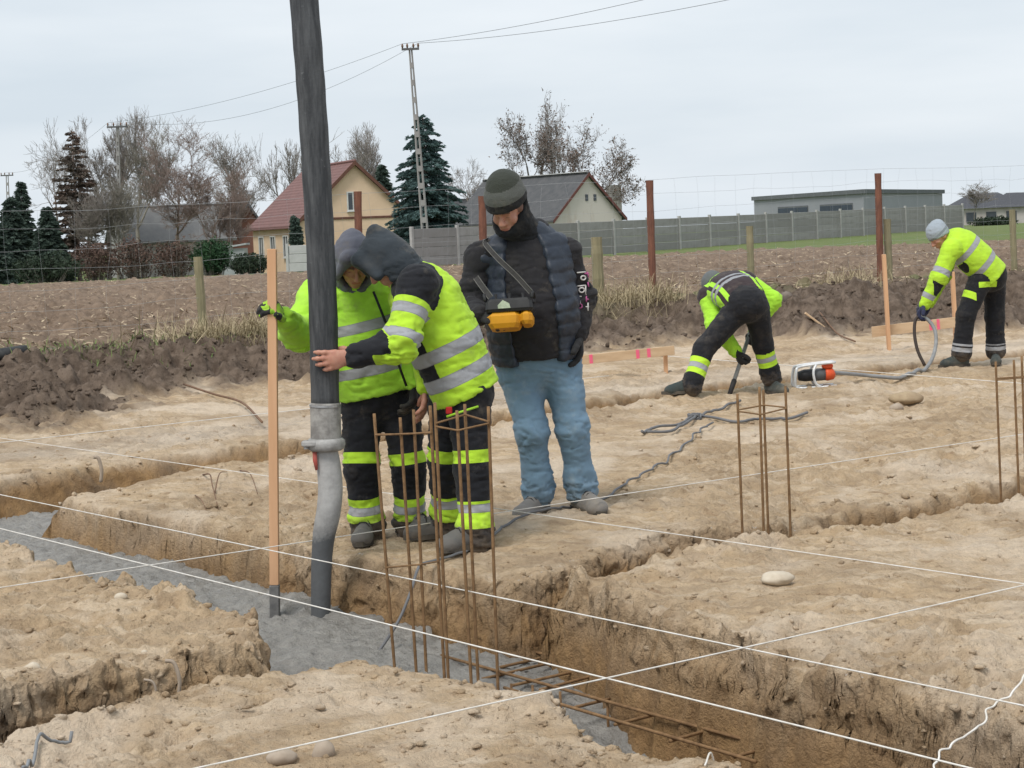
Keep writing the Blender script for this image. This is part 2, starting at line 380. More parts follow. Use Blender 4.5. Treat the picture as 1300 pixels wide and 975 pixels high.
# crumbs and clods lying on the dug earth and on the topsoil bank
def lumps(n, px0, px1, py0, py1, size, seed, zone):
    rg = np.random.default_rng(seed); out_ = []
    while len(out_) < n:
        p = np.stack([rg.uniform(px0, px1, n * 3), rg.uniform(py0, py1, n * 3)], 1)
        W = np.array([atz(u, v, 0 if zone == 'site' else .22) for u, v in p[:n * 2]])
        z, g = ground(W[:, 0], W[:, 1])
        if zone == 'site': ok = (g['soil'] < .2) & (g['sd'] > -.03) & (rg.random(len(W)) < np.exp(-np.clip(g['sd'], 0, 9) / .35) + .22)
        else: ok = (g['soil'] > .7) & (g['field'] < .6)
        for w, zz_ in zip(W[ok], z[ok]): out_.append((w[0], w[1], zz_))
    out_ = np.array(out_[:n])
    ph = (1 + 5 ** .5) / 2
    ico = np.array([[-1, ph, 0], [1, ph, 0], [-1, -ph, 0], [1, -ph, 0], [0, -1, ph], [0, 1, ph], [0, -1, -ph], [0, 1, -ph], [ph, 0, -1], [ph, 0, 1], [-ph, 0, -1], [-ph, 0, 1]]) / 1.9
    fi = np.array([[0, 11, 5], [0, 5, 1], [0, 1, 7], [0, 7, 10], [0, 10, 11], [1, 5, 9], [5, 11, 4], [11, 10, 2], [10, 7, 6], [7, 1, 8], [3, 9, 4], [3, 4, 2], [3, 2, 6], [3, 6, 8], [3, 8, 9], [4, 9, 5], [2, 4, 11], [6, 2, 10], [8, 6, 7], [9, 8, 1]])
    sz = size[0] + (size[1] - size[0]) * rg.random(n) ** 7
    vtx = ico[None] * sz[:, None, None] * rg.uniform(.55, 1.3, (n, 12, 1)) * np.stack([rg.uniform(.7, 1.4, n), rg.uniform(.7, 1.4, n), rg.uniform(.5, .9, n)], 1)[:, None, :]
    vtx = vtx + (out_ + np.array([0, 0, .1]) * sz[:, None])[:, None, :]
    return vtx.reshape(-1, 3), (fi[None] + 12 * np.arange(n)[:, None, None]).reshape(-1, 3)
m_crumb = mat('sand_crumb', (.60, .475, .34), (.44, .33, .22), 9, .95, .5, 60, .01)
m_clod = mat('topsoil_clod', (.19, .143, .108), (.10, .074, .056), 5, .95, 1.0, 30, .05)
v_, f_ = lumps(5000, -40, 1340, 560, 985, (.003, .02), 3, 'site')
tag(link('loose_sand_crumbs', mesh_np('loose_sand_crumbs', v_, f_, None, True), EARTH), 'loose crumbs of light sandy earth scattered along the trench edges', 'crumbs', None, 'stuff')
v_, f_ = lumps(1400, -40, 1340, 490, 640, (.004, .034), 13, 'site')
tag(link('far_sand_crumbs', mesh_np('far_sand_crumbs', v_, f_, None, True), EARTH), 'loose sandy crumbs on the ground behind the workers', 'crumbs', None, 'stuff')
v_, f_ = lumps(8000, -40, 1340, 385, 560, (.006, .042), 5, 'soil')
tag(link('topsoil_clods', mesh_np('topsoil_clods', v_, f_, {'soil': np.ones(len(v_))}, True), EARTH), 'dark clods heaped along the bank of stripped topsoil', 'clods', None, 'stuff')

# wet concrete poured into the trench
ca = np.arange(4.3, 12.9, .018); cb = np.arange(3.2, 5.45, .018)
CA, CB = [k.ravel() for k in np.meshgrid(ca, cb, indexing='ij')]
cx, cy = AX[0] * CA + BX[0] * CB, AX[1] * CA + BX[1] * CB
def zc(a): return np.interp(a, [4.3, 4.9, 5.15, 5.35, 5.6, 6.2, 7, 8, 13], [-.95, -.82, -.58, -.46, -.40, -.34, -.285, -.245, -.24])
rdg = np.abs(fbm2(cx, cy, 9, 3, .6, 33))
cz = zc(CA) + .016 * fbm2(cx, cy, 3, 3, .5, 30) + .016 * rdg + .012 * fbm2(cx, cy, 22, 3, .7, 36)
na, nb = len(ca), len(cb); I = np.arange(na * nb).reshape(na, nb)
CF = np.stack([I[:-1, :-1].ravel(), I[:-1, 1:].ravel(), I[1:, 1:].ravel(), I[1:, :-1].ravel()], 1)[:, ::-1]
t = NT('wet_concrete')
t.col(t.mix(t.ramp(t.noise(14, 6, .7), .35, .7), (.335, .318, .292), (.195, .186, .172)))
t.b.inputs['Roughness'].default_value = .48; t.spec(.45)
t.bump(t.math('ADD', t.noise(55, 5, .7), t.math('MULTIPLY', t.noise(18, 4, .7), 1.2)), .9, .022)
tag(link('wet_concrete', mesh_np('wet_concrete', np.stack([cx, cy, cz], 1), CF), t.m), 'fresh grey concrete filling the foundation trench', None, None, 'structure')

# pale maize stubble and straw on the field, dry grass along the wire fence
def blades(n, place, length, width, seed, lie):
    rg = np.random.default_rng(seed); P = place(rg, n); n = len(P)
    L_ = rg.uniform(*length, n); W_ = rg.uniform(*width, n); az = rg.uniform(0, 2 * np.pi, n)
    el = rg.uniform(lie[0], lie[1], n); d = np.stack([np.cos(az) * np.cos(el), np.sin(az) * np.cos(el), np.sin(el)], 1)
    sde = np.stack([-np.sin(az + rg.uniform(-.6, .6, n)), np.cos(az), rg.uniform(-.5, .5, n)], 1)
    bend = np.stack([np.cos(az), np.sin(az), -.8 * np.ones(n)], 1) * rg.uniform(0, .35, n)[:, None]
    m1 = P + d * (L_ * .5)[:, None]; m2 = P + d * L_[:, None] + bend * L_[:, None]
    w = sde * W_[:, None] / 2
    vtx = np.stack([P - w, P + w, m1 + w * .8, m1 - w * .8, m2 + w * .25, m2 - w * .25], 1).reshape(-1, 3)
    k = 6 * np.arange(n)[:, None]
    return vtx, np.concatenate([k + [0, 1, 2, 3], k + [3, 2, 4, 5]])
def place_field(rg, n):
    tb = rg.uniform(-.34, .34, n); a = 20.6 + rg.random(n) ** 1.7 * 48; y = a / (.791 - .6115 * tb); x = tb * y
    k = np.hypot(x, y) < 82; x, y = x[k], y[k]
    return np.stack([x, y, ground(x, y)[0] + .012], 1)
m_straw = mat('dry_straw', (.56, .46, .32), (.36, .28, .19), 4, .9)
v_, f_ = blades(15000, place_field, (.04, .19), (.009, .034), 21, (-.05, .5))
tag(link('maize_stubble', mesh_np('maize_stubble', v_, f_, None, False), m_straw), 'pale chopped maize stubble strewn over the ploughed field', 'stubble', None, 'stuff')
def place_tuft(spots):
    def f(rg, n):
        o = []
        for (px, py, Y, sp, wt) in spots:
            c0 = aty(px, py, Y); k = int(n * wt); xy = c0[:2] + rg.normal(0, 1, (k, 2)) * np.array([sp, .35])
            o.append(np.stack([xy[:, 0], xy[:, 1], ground(xy[:, 0], xy[:, 1])[0] - .02], 1))
        return np.concatenate(o)
    return f
m_dry = mat('dry_grass', (.47, .39, .255), (.30, .245, .145), 3, .9)
v_, f_ = blades(4200, place_tuft([(264, 432, 23.4, .22, .14), (305, 437, 23.3, .3, .16), (360, 435, 23.6, .35, .16), (400, 430, 24, .3, .06), (205, 450, 22.6, .3, .04),
    (785, 385, 27.3, .3, .16), (835, 388, 27.2, .22, .1), (1078, 380, 29.8, .3, .08)]), (.14, .5), (.006, .013), 31, (.6, 1.5))
tag(link('dry_grass', mesh_np('dry_grass', v_, f_, None, False), m_dry), 'dry straw coloured grass tufts growing along the wire fence', 'grass', None, 'stuff')
m_green = mat('green_grass', (.13, .22, .06), (.20, .22, .09), 3, .9)
v_, f_ = blades(1500, place_tuft([(70, 462, 21.4, .8, .4), (170, 455, 22.3, .5, .2), (330, 440, 23.2, .6, .2), (470, 440, 24.4, .8, .2)]), (.05, .16), (.006, .014), 37, (.6, 1.5))
tag(link('green_grass', mesh_np('green_grass', v_, f_, None, False), m_green), 'short green grass patch at the field edge behind the topsoil', 'grass', None, 'stuff')
# ------------------------------------------------------------------ signed-distance modelling for people
def cone(a, b, r1, r2, s=None, fl=1.0): return ('c', np.asarray(a, float), np.asarray(b, float), r1, r2, None if s is None else np.asarray(s, float), fl)
def ell(c, r, M=None): return ('e', np.asarray(c, float), np.asarray(r, float), np.eye(3) if M is None else np.asarray(M, float))
def pdist(p, X):
    if p[0] == 'c':
        _, a, b, r1, r2, s, fl = p
        w = b - a; L2 = w @ w + 1e-12
        q = X - a; tt_ = np.clip((q @ w) / L2, 0, 1); q = q - tt_[..., None] * w
        r = r1 + (r2 - r1) * tt_
        if s is None: return np.sqrt((q * q).sum(-1)) - r
        ax = w / math.sqrt(L2); s = nrm(s - ax * (s @ ax)); f = np.cross(ax, s)
        u = q @ s; v = (q @ f) / fl; e = q @ ax
        return (np.sqrt(u * u + v * v + e * e) - r) * (.5 + .5 * min(fl, 1))
    _, c, r, M = p
    q = (X - c) @ M / r; k = np.sqrt((q * q).sum(-1))
    return (k - 1) * r.min() * (.6 + .4 * np.clip(k, 0, 1))
def pbox(p, mg):
    if p[0] == 'c':
        r = max(p[3], p[4]) * max(1, p[6]) + mg; return np.minimum(p[1], p[2]) - r, np.maximum(p[1], p[2]) + r
    r = p[2].max() + mg; return p[1] - r, p[1] + r
def sdf_mesh(prims, k=.03, h=.009, cuts=(), subs=(), sk=.012):
    """smooth union of prims, minus subs, kept where every cut plane (point, normal) is negative -> verts, quads"""
    bb = [pbox(p, .02) for p in prims]; lo = np.min([b[0] for b in bb], 0) - h; hi = np.max([b[1] for b in bb], 0) + h
    n = np.ceil((hi - lo) / h).astype(int) + 1
    F = np.full(n, .12, np.float32); gr = [lo[i] + h * np.arange(n[i]) for i in range(3)]
    def sub(p, mg):
        b0, b1 = pbox(p, mg); i0 = np.maximum(((b0 - lo) / h).astype(int), 0); i1 = np.minimum(((b1 - lo) / h).astype(int) + 2, n)
        if np.any(i1 <= i0): return None, None
        sl_ = tuple(slice(i0[i], i1[i]) for i in range(3))
        X = np.stack(np.meshgrid(*[gr[i][sl_[i]] for i in range(3)], indexing='ij'), -1)
        return sl_, X
    for p in prims:
        sl_, X = sub(p, k + .03)
        d = pdist(p, X); f = F[sl_]; hh = np.clip(.5 + .5 * (f - d) / k, 0, 1)
        F[sl_] = f * (1 - hh) + d * hh - k * hh * (1 - hh)
    for p in subs:
        sl_, X = sub(p, .03)
        if sl_ is None: continue
        d = -pdist(p, X); f = F[sl_]; hh = np.clip(.5 + .5 * (d - f) / sk, 0, 1)
        F[sl_] = f * (1 - hh) + d * hh + sk * hh * (1 - hh)
    for (pt, nn) in cuts:
        nn = nrm(nn); pt = np.asarray(pt, float)
        d = (gr[0][:, None, None] - pt[0]) * nn[0] + (gr[1][None, :, None] - pt[1]) * nn[1] + (gr[2][None, None, :] - pt[2]) * nn[2]
        F = np.maximum(F, d.astype(np.float32))
    F[0], F[-1] = .1, .1; F[:, 0] = F[:, -1] = .1; F[:, :, 0] = F[:, :, -1] = .1
    return surfnet(F, lo, h)
def surfnet(F, lo, h):
    n = np.array(F.shape); ins = F < 0; cells, pts, quads = [], [], []
    st = np.array([n[1] * n[2], n[2], 1])
    for ax in range(3):
        a = [slice(None)] * 3; b = [slice(None)] * 3; a[ax] = slice(0, -1); b[ax] = slice(1, None)
        idx = np.argwhere(ins[tuple(a)] != ins[tuple(b)])
        f0 = F[tuple(idx.T)]; j = idx.copy(); j[:, ax] += 1; f1 = F[tuple(j.T)]
        pos = idx.astype(float); pos[:, ax] += f0 / (f0 - f1)
        o1, o2 = (ax + 1) % 3, (ax + 2) % 3; q4 = []
        for d1, d2 in ((0, 0), (1, 0), (1, 1), (0, 1)):
            c = idx.copy(); c[:, o1] -= d1; c[:, o2] -= d2; lin = c @ st; cells.append(lin); pts.append(pos); q4.append(lin)
        q4 = np.stack(q4, 1); flip = f0 > 0; q4[flip] = q4[flip][:, ::-1]; quads.append(q4)
    cells = np.concatenate(cells); pts = np.concatenate(pts); quads = np.concatenate(quads)
    u, inv = np.unique(cells, return_inverse=True); cnt = np.bincount(inv)
    v = np.stack([np.bincount(inv, pts[:, i]) / cnt for i in range(3)], 1)
    return lo + v * h, np.searchsorted(u, quads)
def vnormals(v, q):
    fn = np.cross(v[q[:, 2]] - v[q[:, 0]], v[q[:, 3]] - v[q[:, 1]]); N = np.zeros_like(v)
    for i in range(4): 
        for c in range(3): N[:, c] += np.bincount(q[:, i], fn[:, c], len(v))
    return N / (np.linalg.norm(N, axis=1)[:, None] + 1e-12)
def bones_of(v, bones):
    """nearest bone index, unclamped t along it and length for every vertex; bones: (a, b, radius)"""
    D, T = [], []
    for a, b, r in bones:
        w = b - a; t0 = ((v - a) @ w) / (w @ w); tc_ = np.clip(t0, 0, 1)
        D.append(np.linalg.norm(v - a - tc_[:, None] * w, axis=1) - r); T.append(t0)
    D = np.array(D); i = D.argmin(0); return i, np.array(T)[i, np.arange(len(v))]
FK = [.45]
def folds(v, q, amp, joints=(), f=13, seed=0):
    N = vnormals(v, q); n1 = fbm3(v, f, 2, .55, seed); rg = 1 - 2 * np.abs(n1)
    k = np.ones(len(v)) * FK[0]
    for (c, r, w) in joints: k = np.maximum(k, w * np.exp(-(((v - c) ** 2).sum(1)) / (r * r)))
    n2 = fbm3(v * np.array([.5, .5, 1.9]), f * 1.3, 2, .5, seed + 5); w = fbm3(v, f * .5, 2, .5, seed + 9) * .35
    n3 = fbm3(v * np.array([.6, .6, 1.5]) + w[:, None] * .12, f * 2.1, 2, .5, seed + 7)
    crk = 1.0 if amp > .0095 else .6; crease = crk * np.exp(-(n2 / .13) ** 2) * .9 + np.exp(-(n3 / .16) ** 2) * .55
    return v + N * (amp * k * (.6 * rg + .7 * n2 - 1.25 * crease + .5))[:, None]

def cloth(name, base, *a, mud=.6, **k): return _cloth(name, mud, base, *a, **k)
def _cloth(name, mudk, base, c1=(.012, .013, .017), c2=(.36, .37, .39), c3=(.3, .5, .05), rough=.85, dirt=.25, dcol=(.24, .19, .13), bump=.3):
    t = NT(name); gt = lambda a: t.math('GREATER_THAN', t.attr(a), 0.0)
    b = t.mix(t.ramp(t.noise(7, 4, .6), .3, .7), base, tuple(x * .84 for x in base))
    dm = t.math('MULTIPLY', t.ramp(t.noise(5, 6, .7), .52, .75), dirt); b = t.mix(dm, b, dcol)
    c = t.mix(gt('k1'), b, c1); c = t.mix(gt('k3'), c, c3); c = t.mix(gt('k2'), c, c2)
    ed_ = t.math('MULTIPLY', gt('k2'), t.math('LESS_THAN', t.attr('k2'), .0035)); c = t.mix(t.math('MULTIPLY', ed_, .5), c, (.12, .12, .12))
    c = t.mix(t.math('MULTIPLY', t.ramp(t.noise(8, 6, .7), .58, .72), .3), c, (.2, .17, .13)); pz = t.n('ShaderNodeNewGeometry'); sp_ = t.n('ShaderNodeSeparateXYZ'); t.l(pz.outputs['Position'], sp_.inputs[0])
    mud = t.math('MULTIPLY', t.ramp(t.math('ADD', sp_.outputs['Z'], t.math('MULTIPLY', t.noise(9, 5, .7), .5)), .42, .12), mudk); c = t.mix(mud, c, (.33, .25, .17)); t.col(c); t.rough(rough); t.spec(.25)
    t.b.inputs['Sheen Weight'].default_value = .08
    t.bump(t.noise(160, 3, .6), bump, .004)
    return t.m
HIV = (.47, .75, .045); BLK = (.014, .015, .019)
def garment(name, prims, mat_, parent, k=.03, h=.009, cuts=(), subs=(), amp=.006, joints=(), paint=None, seed=0, f=13):
    v, q = sdf_mesh(prims, k, h, cuts, subs)
    at = paint(v) if paint else {}
    z = -np.ones(len(v)); at = {n: at.get(n, z) for n in ('k1', 'k2', 'k3')}
    if amp: v = folds(v, q, amp, joints, f, seed)
    return link(name, mesh_np(name, v, q, at), mat_, parent)

def hand(w, f, n, ts=1, curl=(25, 35, 25), sc=1.0, fat=0.0, spread=0.0, thumb=None):
    """prims of a hand: wrist w, finger direction f, palm normal n (fingers curl towards it), thumb on side ts"""
    f = nrm(f); n = nrm(n - f * (np.asarray(n) @ f)); s = np.cross(f, n) * ts
    P = [cone(w, w + f * .085 * sc, .031 * sc + fat, .040 * sc + fat, s, .5), cone(w - f * .03, w + f * .02, .028 * sc + fat, .03 * sc + fat, s, .75)]
    for i in range(4):
        o = (1.5 - i) * .0205 * sc; b = w + f * (.088 - (.0, -.004, .0, .009)[i]) * sc + s * o
        fs = nrm(f + s * spread * (1.5 - i)); ang = 0
        for L_, c, r1, r2 in zip((.043, .028, .022), curl, (.0100, .0092, .0085), (.0092, .0085, .0072)):
            ang += math.radians(c + (i - 1.5) * 2); L_ = L_ * sc * (.95, 1.05, 1.0, .8)[i]
            e = b + (fs * math.cos(ang) + n * math.sin(ang)) * L_
            P.append(cone(b, e, r1 * sc + fat, r2 * sc + fat)); b = e
    b = w + f * .022 * sc + s * .026 * sc; d = nrm(thumb) if thumb is not None else nrm(f * .65 + s * .6 + n * .45)
    for L_, k_ in ((.040, 0), (.033, .25), (.026, .5)):
        d2 = nrm(d * (1 - k_) + f * k_ * .8 + n * k_ * .3); e = b + d2 * L_ * sc
        P.append(cone(b, e, .0125 * sc + fat, .0105 * sc + fat)); b = e
    return P
def head_prims(c, f, u):
    f = nrm(f); u = nrm(u - f * (np.asarray(u) @ f)); r = np.cross(f, u); M = np.stack([r, f, u], 1)
    o = lambda x, y, z: c + r * x + f * y + u * z
    P = [ell(o(0, -.012, .022), (.076, .098, .098), M), ell(o(0, .03, -.05), (.057, .064, .072), M), ell(o(0, .066, -.103), (.026, .022, .02), M)]
    for sg in (-1, 1):
        P += [ell(o(sg * .038, .056, -.022), (.03, .03, .03), M), ell(o(sg * .078, -.012, -.012), (.012, .026, .034), M),
              cone(o(sg * .012, .09, .03), o(sg * .046, .076, .028), .011, .009)]
    N = [cone(o(0, .09, .014), o(0, .112, -.026), .0085, .0145), ell(o(.011, .1, -.03), (.009, .011, .008), M), ell(o(-.011, .1, -.03), (.009, .011, .008), M),
         cone(o(-.02, .086, -.06), o(.02, .086, -.06), .008, .008), cone(o(-.016, .085, -.072), o(.016, .085, -.072), .0085, .0085)]
    sb = [ell(o(sg * .032, .098, .008), (.019, .016, .012), M) for sg in (-1, 1)]
    lids = [ell(o(sg * .031, .077, .007), (.0145, .0135, .0115), M) for sg in (-1, 1)]
    return P + N + lids, sb, o
t = NT('skin')
cs = t.mix(t.ramp(t.noise(28, 4, .6), .35, .7), (.50, .265, .19), (.43, .19, .135))
cs = t.mix(t.math('GREATER_THAN', t.attr('k2'), 0.0), cs, (.42, .16, .125)); cs = t.mix(t.math('MULTIPLY', t.math('GREATER_THAN', t.attr('k1'), 0.0), .7), cs, (.06, .04, .03))
t.col(cs); t.rough(.5); t.spec(.4); t.b.inputs['Subsurface Weight'].default_value = .12; t.b.inputs['Subsurface Radius'].default_value = (.01, .004, .002)
t.bump(t.noise(220, 3, .6), .15, .002); SKIN = t.m

def build_body(J, label, hands, h=.007, hr=None, base=None):
    """the continuous body of a person: skull, neck, trunk, limbs and bare hands in one surface"""
    hp, sb, o = head_prims(J['head'], J['hf'], J['hu'])
    sv = nrm(J['shL'] - J['shR']); P = list(hp)
    P += [cone(o(0, -.02, -.05), J['neck'], .055, .06), cone(J['neck'], J['chest'], .07, .12, sv, .7), cone(J['chest'], J['pelvis'], .13, .125, sv, .72), cone(J['shL'], J['shR'], .05, .05)]
    for s in 'LR':
        P += [cone(J['sh' + s], J['el' + s], .044, .036), cone(J['el' + s], J['wr' + s], .037, .026), cone(J['hip' + s], J['kn' + s], .072, .05), cone(J['kn' + s], J['an' + s], .052, .036),
              cone(J['an' + s] - V(0, 0, .02), J['an' + s] + nrm((J['toe' + s] - J['an' + s]) * V(1, 1, 0)) * .07 - V(0, 0, .05), .028, .016)]
    for hd in hands: P += hd
    v, q = sdf_mesh(P, .011, h, (), sb, .006)
    d = v - J['head']; f = nrm(J['hf']); u = nrm(J['hu'] - f * (J['hu'] @ f)); r = np.cross(f, u)
    x, y, z = np.abs(d @ r), d @ f, d @ u
    brow = np.where(y > .05, np.minimum(.006 - np.abs(z - .032 + .15 * (x - .03)), np.minimum(x - .012, .05 - x)), -1)
    eye = np.where(y > .05, np.minimum(.0022 - np.abs(z - .002), .013 - np.abs(x - .031)), -1)
    hair = np.minimum(z + .02 - (y > .03) * .1 - np.clip(y, 0, 1) * .6, .2 - np.abs(z))
    lip = np.where(y > .06, np.minimum(.009 - np.abs(z + .066), .022 - x), -1)
    o_ = link('person', mesh_np('person', v, q, {'k1': np.maximum(np.maximum(brow, eye), np.where(y < .03, hair, -1)), 'k2': lip}), SKIN, None, base)
    return tag(o_, label, 'person')

def boot(name, an, toe, mat_, parent, zf, sc=1.0, shaft=.09):
    d = nrm((toe - an) * V(1, 1, 0)); L_ = .285 * sc; s = np.cross(d, V(0, 0, 1)); M = np.stack([d, s, V(0, 0, 1)], 1)
    hl = V(an[0], an[1], zf) - d * .065 * sc; tp = hl + d * L_
    up = V(0, 0, 1)
    P = [cone(hl + d * .042 + up * .045, tp - d * .06 + up * .036, .043 * sc, .046 * sc, s, .95), ell(tp - d * .058 + up * .032, (.064, .05 * sc, .042), M),
         cone(hl + d * .05 + up * .06, hl + d * .062 + up * (.06 + shaft), .047 * sc, .05 * sc), cone(hl + d * .08 + up * .1, tp - d * .1 + up * .06, .036, .036)]
    o_ = garment(name, P, mat_, parent, .02, .007, [(V(0, 0, zf), V(0, 0, -1))], (), .003, seed=int(an[0] * 90) % 50, f=22)
    sole = MB(); out_ = []
    for tq, w in ((-.012, .02), (.0, .036), (.05, .043), (.11, .04), (.18, .05), (.225, .05), (.265, .037), (L_ + .006, .014)):
        out_.append((hl + d * tq * sc / 1.0, w * sc))
    L1 = [p + s * w for p, w in out_] + [p - s * w for p, w in out_[::-1]]; nn = len(L1)
    vtx = [p + up * .0 for p in L1] + [p + up * .026 for p in L1]; i = np.arange(nn); j = (i + 1) % nn
    mid = len(out_)
    cap = [[k, k + 1, nn - 2 - k, nn - 1 - k] for k in range(mid - 1)]
    sole.add(vtx, np.concatenate([np.stack([i, j, j + nn, i + nn], 1)[:, ::-1], np.array(cap), np.array(cap)[:, ::-1] + nn]))
    sole.build('sole', M_SOLE, o_)
    lace = MB()
    for k in range(4):
        dk_ = .105 + .024 * k; c0 = hl + d * dk_ + up * ((.136 - .38 * (dk_ - .08)) + .006)
        lace.tube([c0 - s * .032 - up * .02, c0 - s * .015, c0 + s * .015, c0 + s * .032 - up * .02], .0034, 5)
    lace.build('laces', M_LACE, o_)
    return o_
M_SOLE = mat('rubber_sole', (.05, .045, .04), (.13, .11, .085), 12, .9)
M_LACE = mat('boot_lace', (.04, .038, .035), None, 20, .9)
def band(t0, a, b, L_): return np.minimum(t0 - a, b - t0) * L_

def trousers(J, mat_, parent, rad=(.098, .078, .07), bands=(), seed=0, pel=(.165, .125), hemz=None, extra=None, amp=.013, k=.035, low=.012):
    sv = nrm(J['hipL'] - J['hipR']); P = []; bones = []; js = []; cuts = []
    top = nrm(J['chest'] - J['pelvis'])
    P += [cone(J['pelvis'] - top * .03, J['pelvis'] + top * .10, pel[0], pel[0] * .96, sv, pel[1] / pel[0])]
    for s in 'LR':
        hp, kn, an = J['hip' + s], J['kn' + s], J['an' + s]; e = an + nrm(an - kn) * low
        P += [cone(hp, kn, rad[0], rad[1]), cone(kn, an - nrm(an - kn) * .0, rad[1], rad[2]), cone(an - nrm(an - kn) * .06, e, rad[2] * 1.0, rad[2] * 1.06)]
        bones += [(hp, kn, rad[0]), (kn, an, rad[1])]; js += [(kn, .12, 1.0), (an, .12, 1.5), (hp, .16, .9)]
    bones.append((J['pelvis'], J['pelvis'] + top * .2, pel[0]))
    cuts = [(J['pelvis'] + top * .1, top)]
    def paint(v):
        i, t0 = bones_of(v, bones); r = {n: -np.ones(len(v)) for n in ('k1', 'k2', 'k3')}
        for (bn, a, b, ch) in bands:
            L_ = np.linalg.norm(bones[bn][1] - bones[bn][0]); r[ch] = np.where(i == bn, np.maximum(r[ch], band(t0, a, b, L_)), r[ch])
        if extra: extra(v, i, t0, r)
        return r
    return garment('trousers', P, mat_, parent, k, .0095, cuts, (), amp, js, paint, seed, 11)

def jacket(name, J, mat_, parent, w=(.215, .235, .2), fl=.66, sl=(.08, .066, .056), hem=-.06, collar=True, paint=None, seed=0, amp=.0105, cuff=.0, subs=(), extra=(), shr=.085, k=.045, h=.0095):
    sv = nrm(J['shL'] - J['shR']); ax = nrm(J['neck'] - J['pelvis']); pe = J['pelvis']
    P = [cone(pe + ax * (hem - .06), J['waist'], w[0], w[1], sv, fl), cone(J['waist'], J['chest'], w[1], w[2], sv, fl), cone(J['chest'], J['neck'] - ax * .06, w[2], w[2] * .55, sv, fl * .95),
         cone(J['shL'], J['shR'], shr, shr)]
    if collar: P += [cone(J['neck'] - ax * .05, J['neck'] + nrm(J['head'] - J['neck']) * .03, .085, .078)]
    js = []
    for s in 'LR':
        sh, e, wr = J['sh' + s], J['el' + s], J['wr' + s]
        P += [cone(sh, e, sl[0], sl[1]), cone(e, wr - nrm(wr - e) * cuff, sl[1], sl[2])]; js += [(e, .13, 1.6), (wr, .08, 1.2), (sh, .12, .8)]
    js += [(J['waist'], .2, 1.0)]
    cuts = [(pe + ax * hem, -ax)]
    P += list(extra)
    bones = [(pe, J['neck'], w[1] * .9)] + [x for s in 'LR' for x in ((J['sh' + s], J['el' + s], sl[0]), (J['el' + s], J['wr' + s], sl[1]))]
    def pt(v):
        i, t0 = bones_of(v, bones); r = {n: -np.ones(len(v)) for n in ('k1', 'k2', 'k3')}
        if paint: paint(v, i, t0, r, bones)
        return r
    return garment(name, P, mat_, parent, k, h, cuts, subs, amp, js, pt, seed, 10)
def setb(r, ch, mask, val): r[ch] = np.where(mask, np.maximum(r[ch], val), r[ch])
def bone_bands(v, i, t0, r, bones, lst):
    for bn, a, b, ch in lst:
        L_ = np.linalg.norm(bones[bn][1] - bones[bn][0]); setb(r, ch, i == bn, band(t0, a, b, L_))
def hood(J, mat_, parent, seed=0, peak=.05, drape=None, open_=(.075, .105), dirn=None):
    c = J['head']; f = nrm(J['hf']); u = nrm(J['hu'] - f * (J['hu'] @ f)); r = np.cross(f, u); M = np.stack([r, f, u], 1)
    o = lambda x, y, z: c + r * x + f * y + u * z
    P = [ell(o(0, -.005, .022), (.099, .118, .117), M), cone(o(0, -.04, .045), o(0, -.07, .08 + peak), .08, .035), ell(o(0, .015, -.06), (.09, .085, .09), M),
         cone(o(0, -.03, -.06), J['neck'] + V(0, 0, -.01), .094, .098), cone(o(-.091, .09, -.02), o(-.05, .085, .1), .02, .022), cone(o(.091, .09, -.02), o(.05, .085, .1), .02, .022), cone(o(-.05, .085, .1), o(.05, .085, .1), .022, .022)]
    d = nrm(dirn) if dirn is not None else f
    ob = o(0, .015, -.035)
    subs = [cone(ob, ob + d * .3, open_[0], open_[1], r, 1.3), ell(o(0, .01, -.0), (.085, .105, .12), M)]
    return garment('hood', P, mat_, parent, .035, .008, (), subs, .0065, [(J['neck'], .16, 1.6)], None, seed, 12)
def glove(name, prims, mat_, parent, paint=None, k=.007):
    return garment(name, prims, mat_, parent, k, .0042, (), (), .0012, (), paint, 3, 60)
# ------------------------------------------------------------------ the five workers
M_HI = cloth('hi_vis_fabric', HIV, BLK, (.33, .34, .36), (.22, .42, .03), dirt=.35, dcol=(.32, .40, .09))
M_HI2 = cloth('hi_vis_fabric_worn', (.42, .78, .06), BLK, (.33, .34, .36), (.02, .02, .02), dirt=.42, dcol=(.30, .38, .14))
M_TR = cloth('work_trousers', BLK, HIV, (.35, .36, .38), (.62, .03, .03), dirt=.38, dcol=(.10, .085, .07))
M_HOOD1 = cloth('grey_violet_fleece', (.135, .14, .17), dirt=.15); M_HOOD2 = cloth('grey_blue_fleece', (.042, .052, .062), dirt=.12)
M_BOOT = cloth('grey_work_boot', (.11, .11, .108), mud=.25, dirt=.6, dcol=(.25, .20, .145), rough=.75)
M_BOOTD = cloth('dark_work_boot', (.035, .05, .05), mud=.2, dirt=.45, dcol=(.22, .18, .13), rough=.75)
M_GLB = cloth('black_work_glove', (.018, .018, .02), (.30, .52, .04), rough=.75, dirt=.3)
M_GLD = cloth('dusty_work_glove', (.03, .03, .032), dirt=.4, dcol=(.13, .12, .10)); M_GLBLUE = cloth('blue_work_glove', (.03, .035, .075), dirt=.3)
GROUP_HV = None
def mkJ(Y0, **j):
    J = {}
    for k_, v in j.items(): J[k_] = aty(v[0], v[1], Y0 + (v[2] if len(v) > 2 else 0))
    return J
def zfoot(p): return gz(p[0], p[1]) + .006
def zip_(J, parent, pts, mat_, r=.006):
    MB().tube(pts, r, 6).build('zipper', mat_, parent, smooth=True)
M_ZIP = mat('black_zip', (.02, .02, .022), None, 20, .6)

